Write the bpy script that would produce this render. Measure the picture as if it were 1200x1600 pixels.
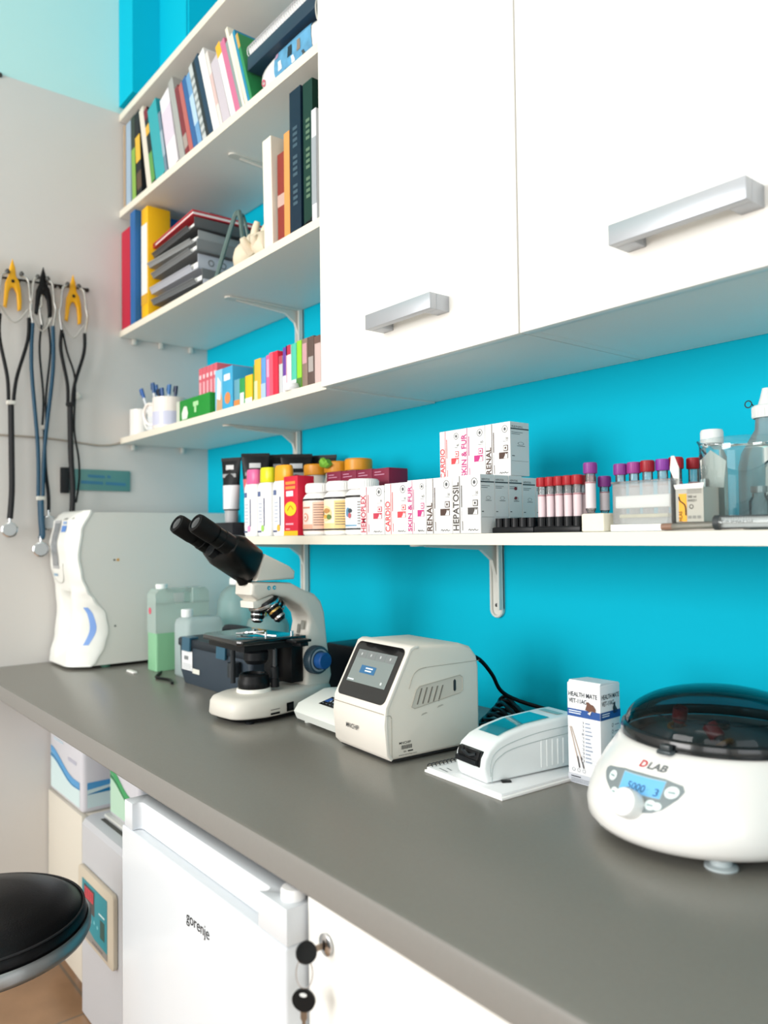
import bpy, bmesh, math, random
from mathutils import Vector, Matrix
random.seed(7)
for _o in list(bpy.data.objects): bpy.data.objects.remove(_o)
S = bpy.context.scene
COL = S.collection
PI = math.pi

# ------------------------------------------------------------------ camera
cd = bpy.data.cameras.new('camera'); cam = bpy.data.objects.new('camera', cd); COL.objects.link(cam)
F = Vector((-0.77845799, 0.62702773, 0.0289721)); R = Vector((0.62696493, 0.77894986, -0.01233277)); U = Vector((0.0303008, -0.00856395, 0.99950414))
cam.matrix_world = Matrix(((R.x, U.x, -F.x, 2.3357), (R.y, U.y, -F.y, -1.15), (R.z, U.z, -F.z, 1.1868), (0, 0, 0, 1)))
cd.sensor_fit = 'VERTICAL'; cd.sensor_height = 36; cd.lens = 1227.22 * 36 / 1600
cd.clip_start = 0.02; cd.dof.use_dof = True; cd.dof.focus_distance = 1.25; cd.dof.aperture_fstop = 3.6
S.camera = cam
# ------------------------------------------------------------------ world, lights, exposure
W = bpy.data.worlds.new('world'); S.world = W; W.use_nodes = True
W.node_tree.nodes['Background'].inputs[0].default_value = (0.86, 0.93, 1.0, 1); W.node_tree.nodes['Background'].inputs[1].default_value = 1.0
S.view_settings.view_transform = 'Standard'; S.view_settings.look = 'None'; S.view_settings.gamma = 1; S.view_settings.exposure = -0.36
S.view_settings.use_curve_mapping = False
S.cycles.transparent_max_bounces = 32
def area(name, loc, rot, sx, sy, power, col):
    l = bpy.data.lights.new(name, 'AREA'); l.shape = 'RECTANGLE'; l.size = sx; l.size_y = sy; l.energy = power; l.color = col
    o = bpy.data.objects.new(name, l); COL.objects.link(o); o.location = loc; o.rotation_euler = rot
    return o
RX0, RX1, RY0, RZ1 = 0.0, 4.6, -3.6, 3.3
# daylight entering through the two windows of the wall behind the camera
area('daylight_window', (0.95, RY0 + .03, 1.60), (PI/2, 0, 0), 1.5, 1.6, 108, (1.0, 0.975, 0.95))
area('daylight_window', (3.35, RY0 + .03, 1.60), (PI/2, 0, 0), 1.7, 1.6, 34, (1.0, 0.975, 0.95))
# daylight through the window of the right wall
area('daylight_window', (RX1 - .03, -2.0, 1.8), (PI/2, 0, PI/2), 1.6, 1.7, 25, (0.97, 0.985, 1.0))
# fill lamp added on the unseen ceiling to lift the room light
area('ceiling_lamp_light', (2.2, -1.9, RZ1 - .09), (0, 0, 0), 1.2, 0.6, 8, (1.0, 0.97, 0.93))

# ------------------------------------------------------------------ materials
_mc = {}
def lin(h):
    h = h.lstrip('#'); o = []
    for i in (0, 2, 4):
        c = int(h[i:i+2], 16) / 255; o.append(c/12.92 if c <= .04045 else ((c+.055)/1.055)**2.4)
    return (*o, 1)
def C(h, rough=.5, metal=0., trans=0., coat=0., emit=0., bump=0., bs=200., noise=0., ns=30., alpha=1., ior=1.45, sss=0., spec=.5):
    k = (h, rough, metal, trans, coat, emit, bump, bs, noise, ns, alpha, ior, sss, spec)
    if k in _mc: return _mc[k]
    if sum(lin(h)[:3]) < .09 and not coat and not metal and not emit: spec = .22
    m = bpy.data.materials.new('paint_' + h.lstrip('#')); m.use_nodes = True; nt = m.node_tree; b = nt.nodes['Principled BSDF']
    b.inputs['Base Color'].default_value = lin(h); b.inputs['Roughness'].default_value = rough; b.inputs['Metallic'].default_value = metal
    b.inputs['Transmission Weight'].default_value = trans; b.inputs['Coat Weight'].default_value = coat; b.inputs['IOR'].default_value = ior
    b.inputs['Alpha'].default_value = alpha; b.inputs['Specular IOR Level'].default_value = spec
    if emit: b.inputs['Emission Color'].default_value = lin(h); b.inputs['Emission Strength'].default_value = emit
    tc = nt.nodes.new('ShaderNodeTexCoord')
    if noise or bump:
        n = nt.nodes.new('ShaderNodeTexNoise'); n.inputs['Scale'].default_value = ns if noise else bs; n.inputs['Detail'].default_value = 4
        nt.links.new(tc.outputs['Object'], n.inputs['Vector'])
    if noise:
        mx = nt.nodes.new('ShaderNodeMix'); mx.data_type = 'RGBA'
        c = lin(h); mx.inputs[6].default_value = tuple(x*(1-noise) for x in c[:3]) + (1,); mx.inputs[7].default_value = tuple(min(1, x*(1+noise)) for x in c[:3]) + (1,)
        nt.links.new(n.outputs[0], mx.inputs[0]); nt.links.new(mx.outputs[2], b.inputs['Base Color'])
    if bump:
        n2 = nt.nodes.new('ShaderNodeTexNoise'); n2.inputs['Scale'].default_value = bs; nt.links.new(tc.outputs['Object'], n2.inputs['Vector'])
        bp = nt.nodes.new('ShaderNodeBump'); bp.inputs['Strength'].default_value = bump; bp.inputs['Distance'].default_value = .002
        nt.links.new(n2.outputs[0], bp.inputs['Height']); nt.links.new(bp.outputs[0], b.inputs['Normal'])
    _mc[k] = m; return m
def CLEAR(h, rough=.03, body=0., bodycol='ffffff', fres=1.3):
    """thin clear or tinted plastic / glass: tinted see-through with a Fresnel gloss, plus a milky share"""
    k = ('clear', h, rough, body, bodycol, fres)
    if k in _mc: return _mc[k]
    m = bpy.data.materials.new('clear_' + h.lstrip('#')); m.use_nodes = True; nt = m.node_tree; nt.nodes.remove(nt.nodes['Principled BSDF'])
    out = nt.nodes['Material Output']
    t = nt.nodes.new('ShaderNodeBsdfTransparent'); t.inputs[0].default_value = lin(h)
    g = nt.nodes.new('ShaderNodeBsdfGlossy'); g.inputs['Roughness'].default_value = rough
    fr = nt.nodes.new('ShaderNodeFresnel'); fr.inputs[0].default_value = fres
    d = nt.nodes.new('ShaderNodeBsdfDiffuse'); d.inputs[0].default_value = lin(bodycol)
    tr = nt.nodes.new('ShaderNodeBsdfTranslucent'); tr.inputs[0].default_value = lin(bodycol)
    a = nt.nodes.new('ShaderNodeMixShader'); a.inputs[0].default_value = .5; nt.links.new(d.outputs[0], a.inputs[1]); nt.links.new(tr.outputs[0], a.inputs[2])
    bm_ = nt.nodes.new('ShaderNodeMixShader'); bm_.inputs[0].default_value = body; nt.links.new(t.outputs[0], bm_.inputs[1]); nt.links.new(a.outputs[0], bm_.inputs[2])
    x = nt.nodes.new('ShaderNodeMixShader'); nt.links.new(fr.outputs[0], x.inputs[0]); nt.links.new(bm_.outputs[0], x.inputs[1]); nt.links.new(g.outputs[0], x.inputs[2])
    nt.links.new(x.outputs[0], out.inputs[0]); _mc[k] = m; return m

MEL = C('ECEBE6', .42, noise=.01, ns=6)                     # white laminated board
EDGE = C('E6DFCF', .5)
TURQ = C('00B8D4', .7, bump=.12, bs=90, spec=.12)
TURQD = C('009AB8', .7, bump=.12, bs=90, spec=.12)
AQUA = C('BFE8E6', .7, bump=.1, bs=80)
GREYW = C('D2CFCB', .72, bump=.12, bs=70, noise=.02, ns=3)
COUNTER = C('75736C', .27, noise=.05, ns=260, bump=.08, bs=500)
CEDGE = C('7F7D79', .45, noise=.04, ns=260)
WH = C('ECECEA', .35); WHG = C('F0F2F4', .18, coat=.3); CREAM = C('E4DFD3', .45); BEIGE = C('D5D2C8', .42)
BLK = C('0E0F11', .4); BLKG = C('08090B', .15); DARK = C('24272B', .5); CHROME = C('C8CACC', .18, metal=1.); STEEL = C('9A9C9E', .35, metal=1.)
ALU = C('B4B8BE', .38, metal=.55); RUB = C('15171A', .7)
PAPER = C('F2F2F0', .6); PAGES = C('E2DBC8', .8, noise=.06, ns=300)

# ------------------------------------------------------------------ mesh builder
_tc = {}
def glyphs(s, bold=0):
    k = (s, bold)
    if k in _tc: return _tc[k]
    cu = bpy.data.curves.new('t', 'FONT'); cu.body = s; cu.size = 1; cu.fill_mode = 'FRONT'; cu.resolution_u = 3
    if bold: cu.offset = .008 if bold is True else bold
    o = bpy.data.objects.new('t', cu); COL.objects.link(o)
    dg = bpy.context.evaluated_depsgraph_get(); dg.update()
    me = bpy.data.meshes.new_from_object(o.evaluated_get(dg))
    vs = [tuple(v.co[:2]) for v in me.vertices]; fs = [tuple(p.vertices) for p in me.polygons]
    x0 = min(v[0] for v in vs); x1 = max(v[0] for v in vs); y0 = min(v[1] for v in vs); y1 = max(v[1] for v in vs)
    bpy.data.objects.remove(o); bpy.data.curves.remove(cu); bpy.data.meshes.remove(me)
    _tc[k] = (vs, fs, x0, x1, y0, y1); return _tc[k]
def smoothpath(pts, k=5, closed=False):
    P = [Vector(p) for p in pts]; n = len(P); out = []
    rng = range(n if closed else n-1)
    for i in rng:
        if closed: p0, p1, p2, p3 = P[i-1], P[i], P[(i+1) % n], P[(i+2) % n]
        else: p0, p1, p2, p3 = P[max(i-1, 0)], P[i], P[i+1], P[min(i+2, n-1)]
        for j in range(k):
            t = j/k; out.append(.5*((2*p1)+(p2-p0)*t+(2*p0-5*p1+4*p2-p3)*t*t+(3*p1-p0-3*p2+p3)*t**3))
    if not closed: out.append(P[-1])
    return out
class M:
    def __init__(s): s.v = []; s.f = []; s.mi = []; s.ms = []
    def k(s, m):
        if m not in s.ms: s.ms.append(m)
        return s.ms.index(m)
    def add(s, vs, fs, m, T=None):
        o = len(s.v); s.v += [tuple(T @ Vector(v)) if T else tuple(v) for v in vs]
        i = s.k(m)
        for f in fs: s.f.append(tuple(a+o for a in f)); s.mi.append(i)
        return s
    def bm(s, b, m, T=None):
        b.verts.index_update(); s.add([v.co.copy() for v in b.verts], [[v.index for v in f.verts] for f in b.faces], m, T); b.free(); return s
    def box(s, x0, x1, y0, y1, z0, z1, m, b=0, seg=2, T=None):
        vs = [(x, y, z) for x in (x0, x1) for y in (y0, y1) for z in (z0, z1)]
        fs = [(0,1,3,2),(4,6,7,5),(0,4,5,1),(2,3,7,6),(0,2,6,4),(1,5,7,3)]
        if not b: return s.add(vs, fs, m, T)
        q = bmesh.new(); V = [q.verts.new(v) for v in vs]
        for f in fs: q.faces.new([V[i] for i in f])
        bmesh.ops.bevel(q, geom=q.edges[:], offset=b, segments=seg, profile=.5, affect='EDGES'); return s.bm(q, m, T)
    def cyl(s, p0, p1, r0, m, r1=None, n=24, caps=True, T=None):
        r1 = r0 if r1 is None else r1; p0 = Vector(p0); p1 = Vector(p1); d = (p1-p0).normalized()
        a = d.orthogonal().normalized(); c = d.cross(a); vs = []
        for p, r in ((p0, r0), (p1, r1)):
            for i in range(n):
                t = 2*PI*i/n; vs.append(p + a*math.cos(t)*r + c*math.sin(t)*r)
        fs = [(i, (i+1) % n, n+(i+1) % n, n+i) for i in range(n)]
        if caps: fs += [tuple(range(n-1, -1, -1)), tuple(range(n, 2*n))]
        return s.add(vs, fs, m, T)
    def lathe(s, prof, m, c=(0,0,0), n=32, T=None, d=(0,0,1)):
        d = Vector(d).normalized(); a = Vector((1,0,0)) if abs(d.z) > .99 else d.orthogonal().normalized(); e = d.cross(a); c = Vector(c); vs = []; fs = []
        for r, z in prof:
            for i in range(n):
                t = 2*PI*i/n; vs.append(c + d*z + a*math.cos(t)*max(r, 1e-5) + e*math.sin(t)*max(r, 1e-5))
        for j in range(len(prof)-1):
            for i in range(n): fs.append((j*n+i, j*n+(i+1) % n, (j+1)*n+(i+1) % n, (j+1)*n+i))
        return s.add(vs, fs, m, T)
    def tube(s, pts, r, m, n=8, k=5, closed=False, smooth=True, flat=1.0, T=None):
        P = smoothpath(pts, k, closed) if smooth else [Vector(p) for p in pts]; L = len(P); vs = []; fs = []
        rr = r if callable(r) else (lambda t: r)
        up = None
        for i, p in enumerate(P):
            if closed: d = (P[(i+1) % L]-P[i-1])
            else: d = P[min(i+1, L-1)]-P[max(i-1, 0)]
            if d.length < 1e-9: d = Vector((0, 0, 1))
            d.normalize()
            if up is None: up = d.orthogonal().normalized()
            up = (up - d*up.dot(d)).normalized(); e = d.cross(up); q = rr(i/(L-1))
            for j in range(n):
                t = 2*PI*j/n; vs.append(p + up*math.cos(t)*q + e*math.sin(t)*q*flat)
        for i in range(L if closed else L-1):
            for j in range(n):
                a = i*n; b = ((i+1) % L)*n; fs.append((a+j, a+(j+1) % n, b+(j+1) % n, b+j))
        if not closed: fs += [tuple(range(n-1, -1, -1)), tuple(range((L-1)*n, L*n))]
        return s.add(vs, fs, m, T)
    def prism(s, poly, ax, a, b, m, bev=0, seg=2, T=None):
        """poly of 2D points extruded along axis ax from a to b; (y,z) for x, (x,z) for y, (x,y) for z"""
        def P(u, v, w): return {'x': (w, u, v), 'y': (u, w, v), 'z': (u, v, w)}[ax]
        q = bmesh.new(); A = [q.verts.new(P(u, v, a)) for u, v in poly]; B = [q.verts.new(P(u, v, b)) for u, v in poly]; n = len(poly)
        q.faces.new(A); q.faces.new(B[::-1])
        for i in range(n): q.faces.new((A[i], A[(i+1) % n], B[(i+1) % n], B[i]))
        bmesh.ops.recalc_face_normals(q, faces=q.faces[:])
        if bev:
            es = [e for e in q.edges if (e.verts[0] in A) == (e.verts[1] in A)] if bev > 0 else q.edges[:]
            bmesh.ops.bevel(q, geom=es, offset=abs(bev), segments=seg, profile=.5, affect='EDGES', clamp_overlap=True)
        return s.bm(q, m, T)
    def loft(s, rings, m, cap=True, closed=True, T=None):
        n = len(rings[0]); vs = [v for r in rings for v in r]; fs = []
        for j in range(len(rings)-1):
            for i in range(n if closed else n-1): fs.append((j*n+i, j*n+(i+1) % n, (j+1)*n+(i+1) % n, (j+1)*n+i))
        if cap and closed: fs += [tuple(range(n-1, -1, -1)), tuple(range((len(rings)-1)*n, len(rings)*n))]
        return s.add(vs, fs, m, T)
    def rect(s, o, u, v, m, T=None):
        o = Vector(o); u = Vector(u); v = Vector(v); return s.add([o, o+u, o+u+v, o+v], [(0,1,2,3)], m, T)
    def poly(s, o, u, v, pts, m, T=None):
        o = Vector(o); u = Vector(u); v = Vector(v); return s.add([o+u*a+v*b for a, b in pts], [tuple(range(len(pts)))], m, T)
    def disc(s, o, u, v, m, n=24, T=None):
        return s.poly(o, u, v, [(math.cos(2*PI*i/n), math.sin(2*PI*i/n)) for i in range(n)], m, T)
    def ring(s, o, u, v, m, w=.15, n=24, T=None):
        o = Vector(o); u = Vector(u); v = Vector(v); vs = []
        for q in (1, 1-w):
            for i in range(n): t = 2*PI*i/n; vs.append(o+u*math.cos(t)*q+v*math.sin(t)*q)
        return s.add(vs, [(i, (i+1) % n, n+(i+1) % n, n+i) for i in range(n)], m, T)
    def text(s, t, o, u, v, h, m, w=None, al='l', bold=False, fn=None, T=None):
        """text from origin o, unit vectors u (reading), v (up), cap height h, stretched to width w"""
        vs, fs, x0, x1, y0, y1 = glyphs(t, bold); k = h/(.7 if y1-y0 < .75 else (y1-y0)); kx = k if w is None else w/(x1-x0)
        sh = {'l': 0, 'c': -(x1-x0)*kx/2, 'r': -(x1-x0)*kx}[al]
        P = [((a-x0)*kx+sh, (b-(0 if y1-y0 < .75 else y0))*k) for a, b in vs]
        if fn: V = [fn(a, b) for a, b in P]
        else: o = Vector(o); u = Vector(u); v = Vector(v); V = [o+u*a+v*b for a, b in P]
        return s.add(V, fs, m, T)
    def build(s, name, parent=None, ang=35, label=None):
        me = bpy.data.meshes.new(name); me.from_pydata(s.v, [], s.f)
        for m in s.ms: me.materials.append(m)
        me.polygons.foreach_set('material_index', s.mi); me.update()
        q = bmesh.new(); q.from_mesh(me); bmesh.ops.recalc_face_normals(q, faces=[f for f in q.faces]) if getattr(s, 'recalc', True) else None; q.to_mesh(me); q.free()
        me.polygons.foreach_set('use_smooth', [True]*len(me.polygons)); me.set_sharp_from_angle(angle=math.radians(ang))
        o = bpy.data.objects.new(name, me); COL.objects.link(o)
        if parent: o.parent = parent
        if label: o['label'] = label
        return o
def flatmesh(): q = M(); q.recalc = False; return q
def thing(name, label, cat, loc=(0,0,0), rz=0, group=None):
    o = bpy.data.objects.new(name, None); o.empty_display_size = .03; COL.objects.link(o); o.location = loc; o.rotation_euler = (0, 0, rz)
    o['label'] = label; o['category'] = cat
    if group: o['group'] = group
    return o
def tag(o, label, cat, group=None):
    o['label'] = label; o['category'] = cat
    if group: o['group'] = group
    return o
def struct(o): o['kind'] = 'structure'; return o
def dup(root, loc=None, label=None, rz=None):
    r = root.copy(); COL.objects.link(r)
    if loc: r.location = loc
    if rz is not None: r.rotation_euler = (0, 0, rz)
    if label: r['label'] = label
    for ch in list(root.children):
        c = ch.copy(); COL.objects.link(c); c.parent = r
        for g in ch.children: d = g.copy(); COL.objects.link(d); d.parent = c
    return r
XH, YH, ZH = Vector((1,0,0)), Vector((0,1,0)), Vector((0,0,1))

# ------------------------------------------------------------------ room shell
def tile_mat():
    m = bpy.data.materials.new('floor_tiles'); m.use_nodes = True; nt = m.node_tree; b = nt.nodes['Principled BSDF']
    tc = nt.nodes.new('ShaderNodeTexCoord'); mp = nt.nodes.new('ShaderNodeMapping'); mp.inputs['Location'].default_value = (.12, .05, 0)
    br = nt.nodes.new('ShaderNodeTexBrick'); br.offset = 0; br.inputs['Scale'].default_value = 1; br.inputs['Brick Width'].default_value = .42; br.inputs['Row Height'].default_value = .42; br.inputs['Mortar Size'].default_value = .004
    br.inputs['Color1'].default_value = lin('A88566'); br.inputs['Color2'].default_value = lin('9F7C5D'); br.inputs['Mortar'].default_value = lin('80705F')
    n = nt.nodes.new('ShaderNodeTexNoise'); n.inputs['Scale'].default_value = 9; n.inputs['Detail'].default_value = 6
    mx = nt.nodes.new('ShaderNodeMix'); mx.data_type = 'RGBA'; mx.blend_type = 'OVERLAY'; mx.inputs[0].default_value = .35
    nt.links.new(tc.outputs['Object'], mp.inputs[0]); nt.links.new(mp.outputs[0], br.inputs[0]); nt.links.new(tc.outputs['Object'], n.inputs[0])
    nt.links.new(br.outputs[0], mx.inputs[6]); nt.links.new(n.outputs[0], mx.inputs[7]); nt.links.new(mx.outputs[2], b.inputs['Base Color']); b.inputs['Roughness'].default_value = .32
    return m
WHITEW = C('E9E7E0', .8)
struct(M().box(RX0-.1, RX1+.1, RY0-.1, .1, -.1, 0, tile_mat()).build('floor'))
struct(M().box(RX0-.1, RX1+.1, RY0-.1, .1, RZ1, RZ1+.1, WHITEW).build('ceiling'))
struct(M().box(RX0-.1, RX1+.1, 0, .1, 0, RZ1, TURQ).build('wall_back'))
q = M().box(-.1, 0, RY0-.1, 0, 0, 2.482, GREYW); q.box(-.1, 0, RY0-.1, 0, 2.482, RZ1, AQUA); struct(q.build('wall_left'))
# turquoise boxing in the corner above the top shelf
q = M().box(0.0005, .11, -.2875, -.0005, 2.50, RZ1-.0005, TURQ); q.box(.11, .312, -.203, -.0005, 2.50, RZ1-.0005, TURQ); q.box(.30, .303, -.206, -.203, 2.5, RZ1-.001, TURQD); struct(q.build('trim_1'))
def wall_with_holes(name, ax, c0, c1, a0, a1, holes):
    q = M(); xs = [a0]
    for h in holes: xs += [h[0], h[1]]
    xs.append(a1)
    def bb(p, r, z0, z1):
        if ax == 'x': q.box(p, r, c0, c1, z0, z1, WHITEW)
        else: q.box(c0, c1, p, r, z0, z1, WHITEW)
    for i in range(0, len(xs), 2): bb(xs[i], xs[i+1], 0, RZ1)
    for h in holes: bb(h[0], h[1], 0, h[2]); bb(h[0], h[1], h[3], RZ1)
    return struct(q.build(name))
wall_with_holes('wall_front', 'x', RY0-.1, RY0, RX0-.1, RX1+.1, [(.2, 1.7, .8, 2.7), (2.5, 4.2, .8, 2.7)])
wall_with_holes('wall_right', 'y', RX1, RX1+.1, RY0-.1, .1, [(-2.8, -1.2, .95, 2.65)])
def window(n, ax, a0, a1, z0, z1, c):
    q = M(); t = .05; mid = (a0+a1)/2
    for (p, r, zz0, zz1) in ((a0, a0+t, z0, z1), (a1-t, a1, z0, z1), (mid-t/2, mid+t/2, z0, z1), (a0, a1, z0, z0+t), (a0, a1, z1-t, z1)):
        if ax == 'x': q.box(p, r, c-.06, c-.02, zz0, zz1, WH)
        else: q.box(c+.02, c+.06, p, r, zz0, zz1, WH)
    struct(q.build('window_%d' % n))
window(1, 'x', .2, 1.7, .8, 2.7, RY0); window(2, 'x', 2.5, 4.2, .8, 2.7, RY0); window(3, 'y', -2.8, -1.2, .95, 2.65, RX1)
t = thing('ceiling_lamp', 'flat white rectangular lamp on the ceiling', 'lamp', (2.2, -1.9, RZ1))  # lamp body added to go with the fill light, out of view
M().box(-.62, .62, -.32, .32, -.05, -.0005, WH, .01).build('housing', t)
# ------------------------------------------------------------------ wall shelves
BRK = C('DAD8D0', .4); SCREW = C('3A3A3A', .4, metal=.6)
def bracket(parent, x, ztop, w=.032, h=.15, arm=.225, y0=-.0005):
    """pressed U-section bracket; parent origin at world origin"""
    q = M(); n = 10; hw = w/2
    pl = [(x-hw, ztop), (x+hw, ztop), (x+hw, ztop-h+hw)] + [(x+hw*math.cos(t), ztop-h+hw-hw*math.sin(t)) for t in [PI*i/n for i in range(1, n)]] + [(x-hw, ztop-h+hw)]
    q.prism(pl, 'y', y0-.004, y0, BRK)
    # rim around the plate
    rim = [(x+hw-.002, y0-.006, ztop-.004)] + [(x+(hw-.002)*math.cos(t), y0-.006, ztop-h+hw-(hw-.002)*math.sin(t)) for t in [PI*i/n for i in range(0, n+1)]] + [(x-hw+.002, y0-.006, ztop-.02)]
    q.tube(rim, .0028, BRK, n=6, smooth=False)
    q.box(x+hw-.006, x+hw, y0-.016, y0, ztop-h+hw, ztop-.0005, BRK, .0012)
    # arm below the board
    ap = [(x-hw, y0), (x+hw, y0), (x+hw*.8, y0-arm+hw)] + [(x+hw*.8*math.cos(t), y0-arm+hw*.8-hw*.8*math.sin(t)) for t in [PI*i/n for i in range(1, n)]] + [(x-hw*.8, y0-arm+hw)]
    q.prism(ap, 'z', ztop-.0045, ztop-.0005, BRK)
    q.prism([(y0, ztop-.0005), (y0-arm*.9, ztop-.0005), (y0-arm*.85, ztop-.006), (y0-.05, ztop-.014), (y0-.02, ztop-.035), (y0-.004, ztop-.08), (y0, ztop-.08)], 'x', x-.004, x+.004, BRK)
    for zz in (ztop-.035, ztop-h+.024): q.lathe([(0, .003), (.0035, .002), (.004, 0)], SCREW, (x-.001, y0-.004, zz), 10, d=(0, -1, 0))
    return q.build('bracket', parent)
def shelf(label, x0, x1, y0, zb, th, brs, dz=0, hb=.15):
    t = thing('wall_shelf', label, 'shelf')
    q = M(); q.box(x0, x1, y0+.0012, -.003, 0, th, MEL); q.box(x0, x1, y0, y0+.0012, 0, th, EDGE)
    for i, v in enumerate(q.v): q.v[i] = (v[0], v[1], v[2] + zb + dz*(v[0]-x0)/(x1-x0))
    q.build('board', t)
    for b in brs: bracket(t, b, zb + dz*(b-x0)/(x1-x0), h=hb)
    return t
SH = .0205
shelf('topmost white shelf running above the row of leaning books', .002, 1.092, -.2875, 2.455, .021, [])
t = shelf('white shelf with the row of leaning books, second from the top', .002, 1.092, -.2875, 2.1585, SH, [.585], dz=-.018)
t = shelf('white shelf carrying the stack of grey letter trays', .002, 1.092, -.2875, 1.793, .0185, [.56])
for yy in (-.245, -.16, -.06): M().box(.0025, .012, yy-.006, yy+.006, 1.775, 1.7925, BRK, .001).build('wall_clip', t)
t = shelf('white shelf with mugs and small coloured boxes, level with the cabinet bottoms', .002, 1.092, -.2875, 1.4695, .0175, [.545])
for yy in (-.25, -.09): M().box(.0025, .012, yy-.005, yy+.005, 1.452, 1.469, BRK, .001).build('wall_clip', t)
shelf('long lowest white shelf holding medicine boxes and sample tubes', .545, 3.0, -.2875, 1.1695, .0175, [.577, 1.266, 2.4], hb=.148)

# ------------------------------------------------------------------ wall cabinets
def handle(parent, x0, x1, zc, yf):
    q = M(); h = .0125; D = .041; w = .026
    q.box(x0, x1, yf-D, yf-D+.014, zc-h, zc+h, ALU, .0008); q.box(x0, x0+w, yf-D+.0139, yf-.0002, zc-h, zc+h, ALU, .0008); q.box(x1-w, x1, yf-D+.0139, yf-.0002, zc-h, zc+h, ALU, .0008)
    return q.build('handle', parent)
CBZ = 1.472
def cabinet(label, x0, x1, hx0, hx1):
    t = thing('wall_cabinet', label, 'cabinet')
    q = M(); z1 = 2.62; th = .018
    q.box(x0+.001, x0+th, -.283, -.002, CBZ, z1, MEL); q.box(x1-th, x1-.001, -.283, -.002, CBZ, z1, MEL)
    q.box(x0+th, x1-th, -.283, -.002, CBZ+.0004, CBZ+th, MEL); q.box(x0+th, x1-th, -.283, -.002, z1-th, z1, MEL); q.box(x0+th, x1-th, -.010, -.0025, CBZ+th, z1-th, MEL)
    q.build('body', t)
    q = M(); q.box(x0+.0015, x1-.0015, -.302, -.2845, CBZ-.001, z1, C('EEEDE8', .35), .0009); d = q.build('door', t)
    handle(d, hx0, hx1, 1.5465, -.302)
cabinet('white wall cabinet with the shorter handle, beside the open shelves', 1.094, 1.594, 1.289, 1.452)
cabinet('white wall cabinet with the larger-looking handle, at the upper right', 1.594, 2.194, 1.774, 1.944)

# ------------------------------------------------------------------ books on the upper shelf
def zsh1(x): return 2.1585 + SH - .018*(x-.002)/1.09 + .0006
def book(name, label, cat, group, x, z, th, h, d, lean, cover, yf=-.276, spine=None, bands=(), pages=True, title=None):
    """x = left bottom corner of the spine; lean in degrees towards the left wall"""
    t = thing(name, label, cat, (x, yf, z), 0, group); t.rotation_euler = (0, -math.radians(lean), 0)
    cm = C(cover, .45); sm = C(spine, .45) if spine else cm
    q = M(); c = min(.003, th*.15)
    q.box(0, c, 0, d, 0, h, cm); q.box(th-c, th, 0, d, 0, h, cm); q.box(c, th-c, 0, .003, 0, h, sm, 0)
    q.box(0, th, -.0006, 0, 0, h, sm)
    for (a, b, col) in bands: q.box(-.0003, th+.0003, -.001, -.0005, h*a, h*b, C(col, .5))
    if title:
        for i in range(14):
            if i not in (4, 9): q.rect((th*.3, -.0012, h*(.2+.04*i)), (th*.4, 0, 0), (0, 0, h*.022), C(title, .5))
    q.build('cover', t)
    if pages: M().box(c+.0002, th-c-.0002, .0032, d-.004, .003, h-.003, PAGES).build('pages', t)
    return t
G1 = 'leaning books and folders on the upper shelf'
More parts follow.
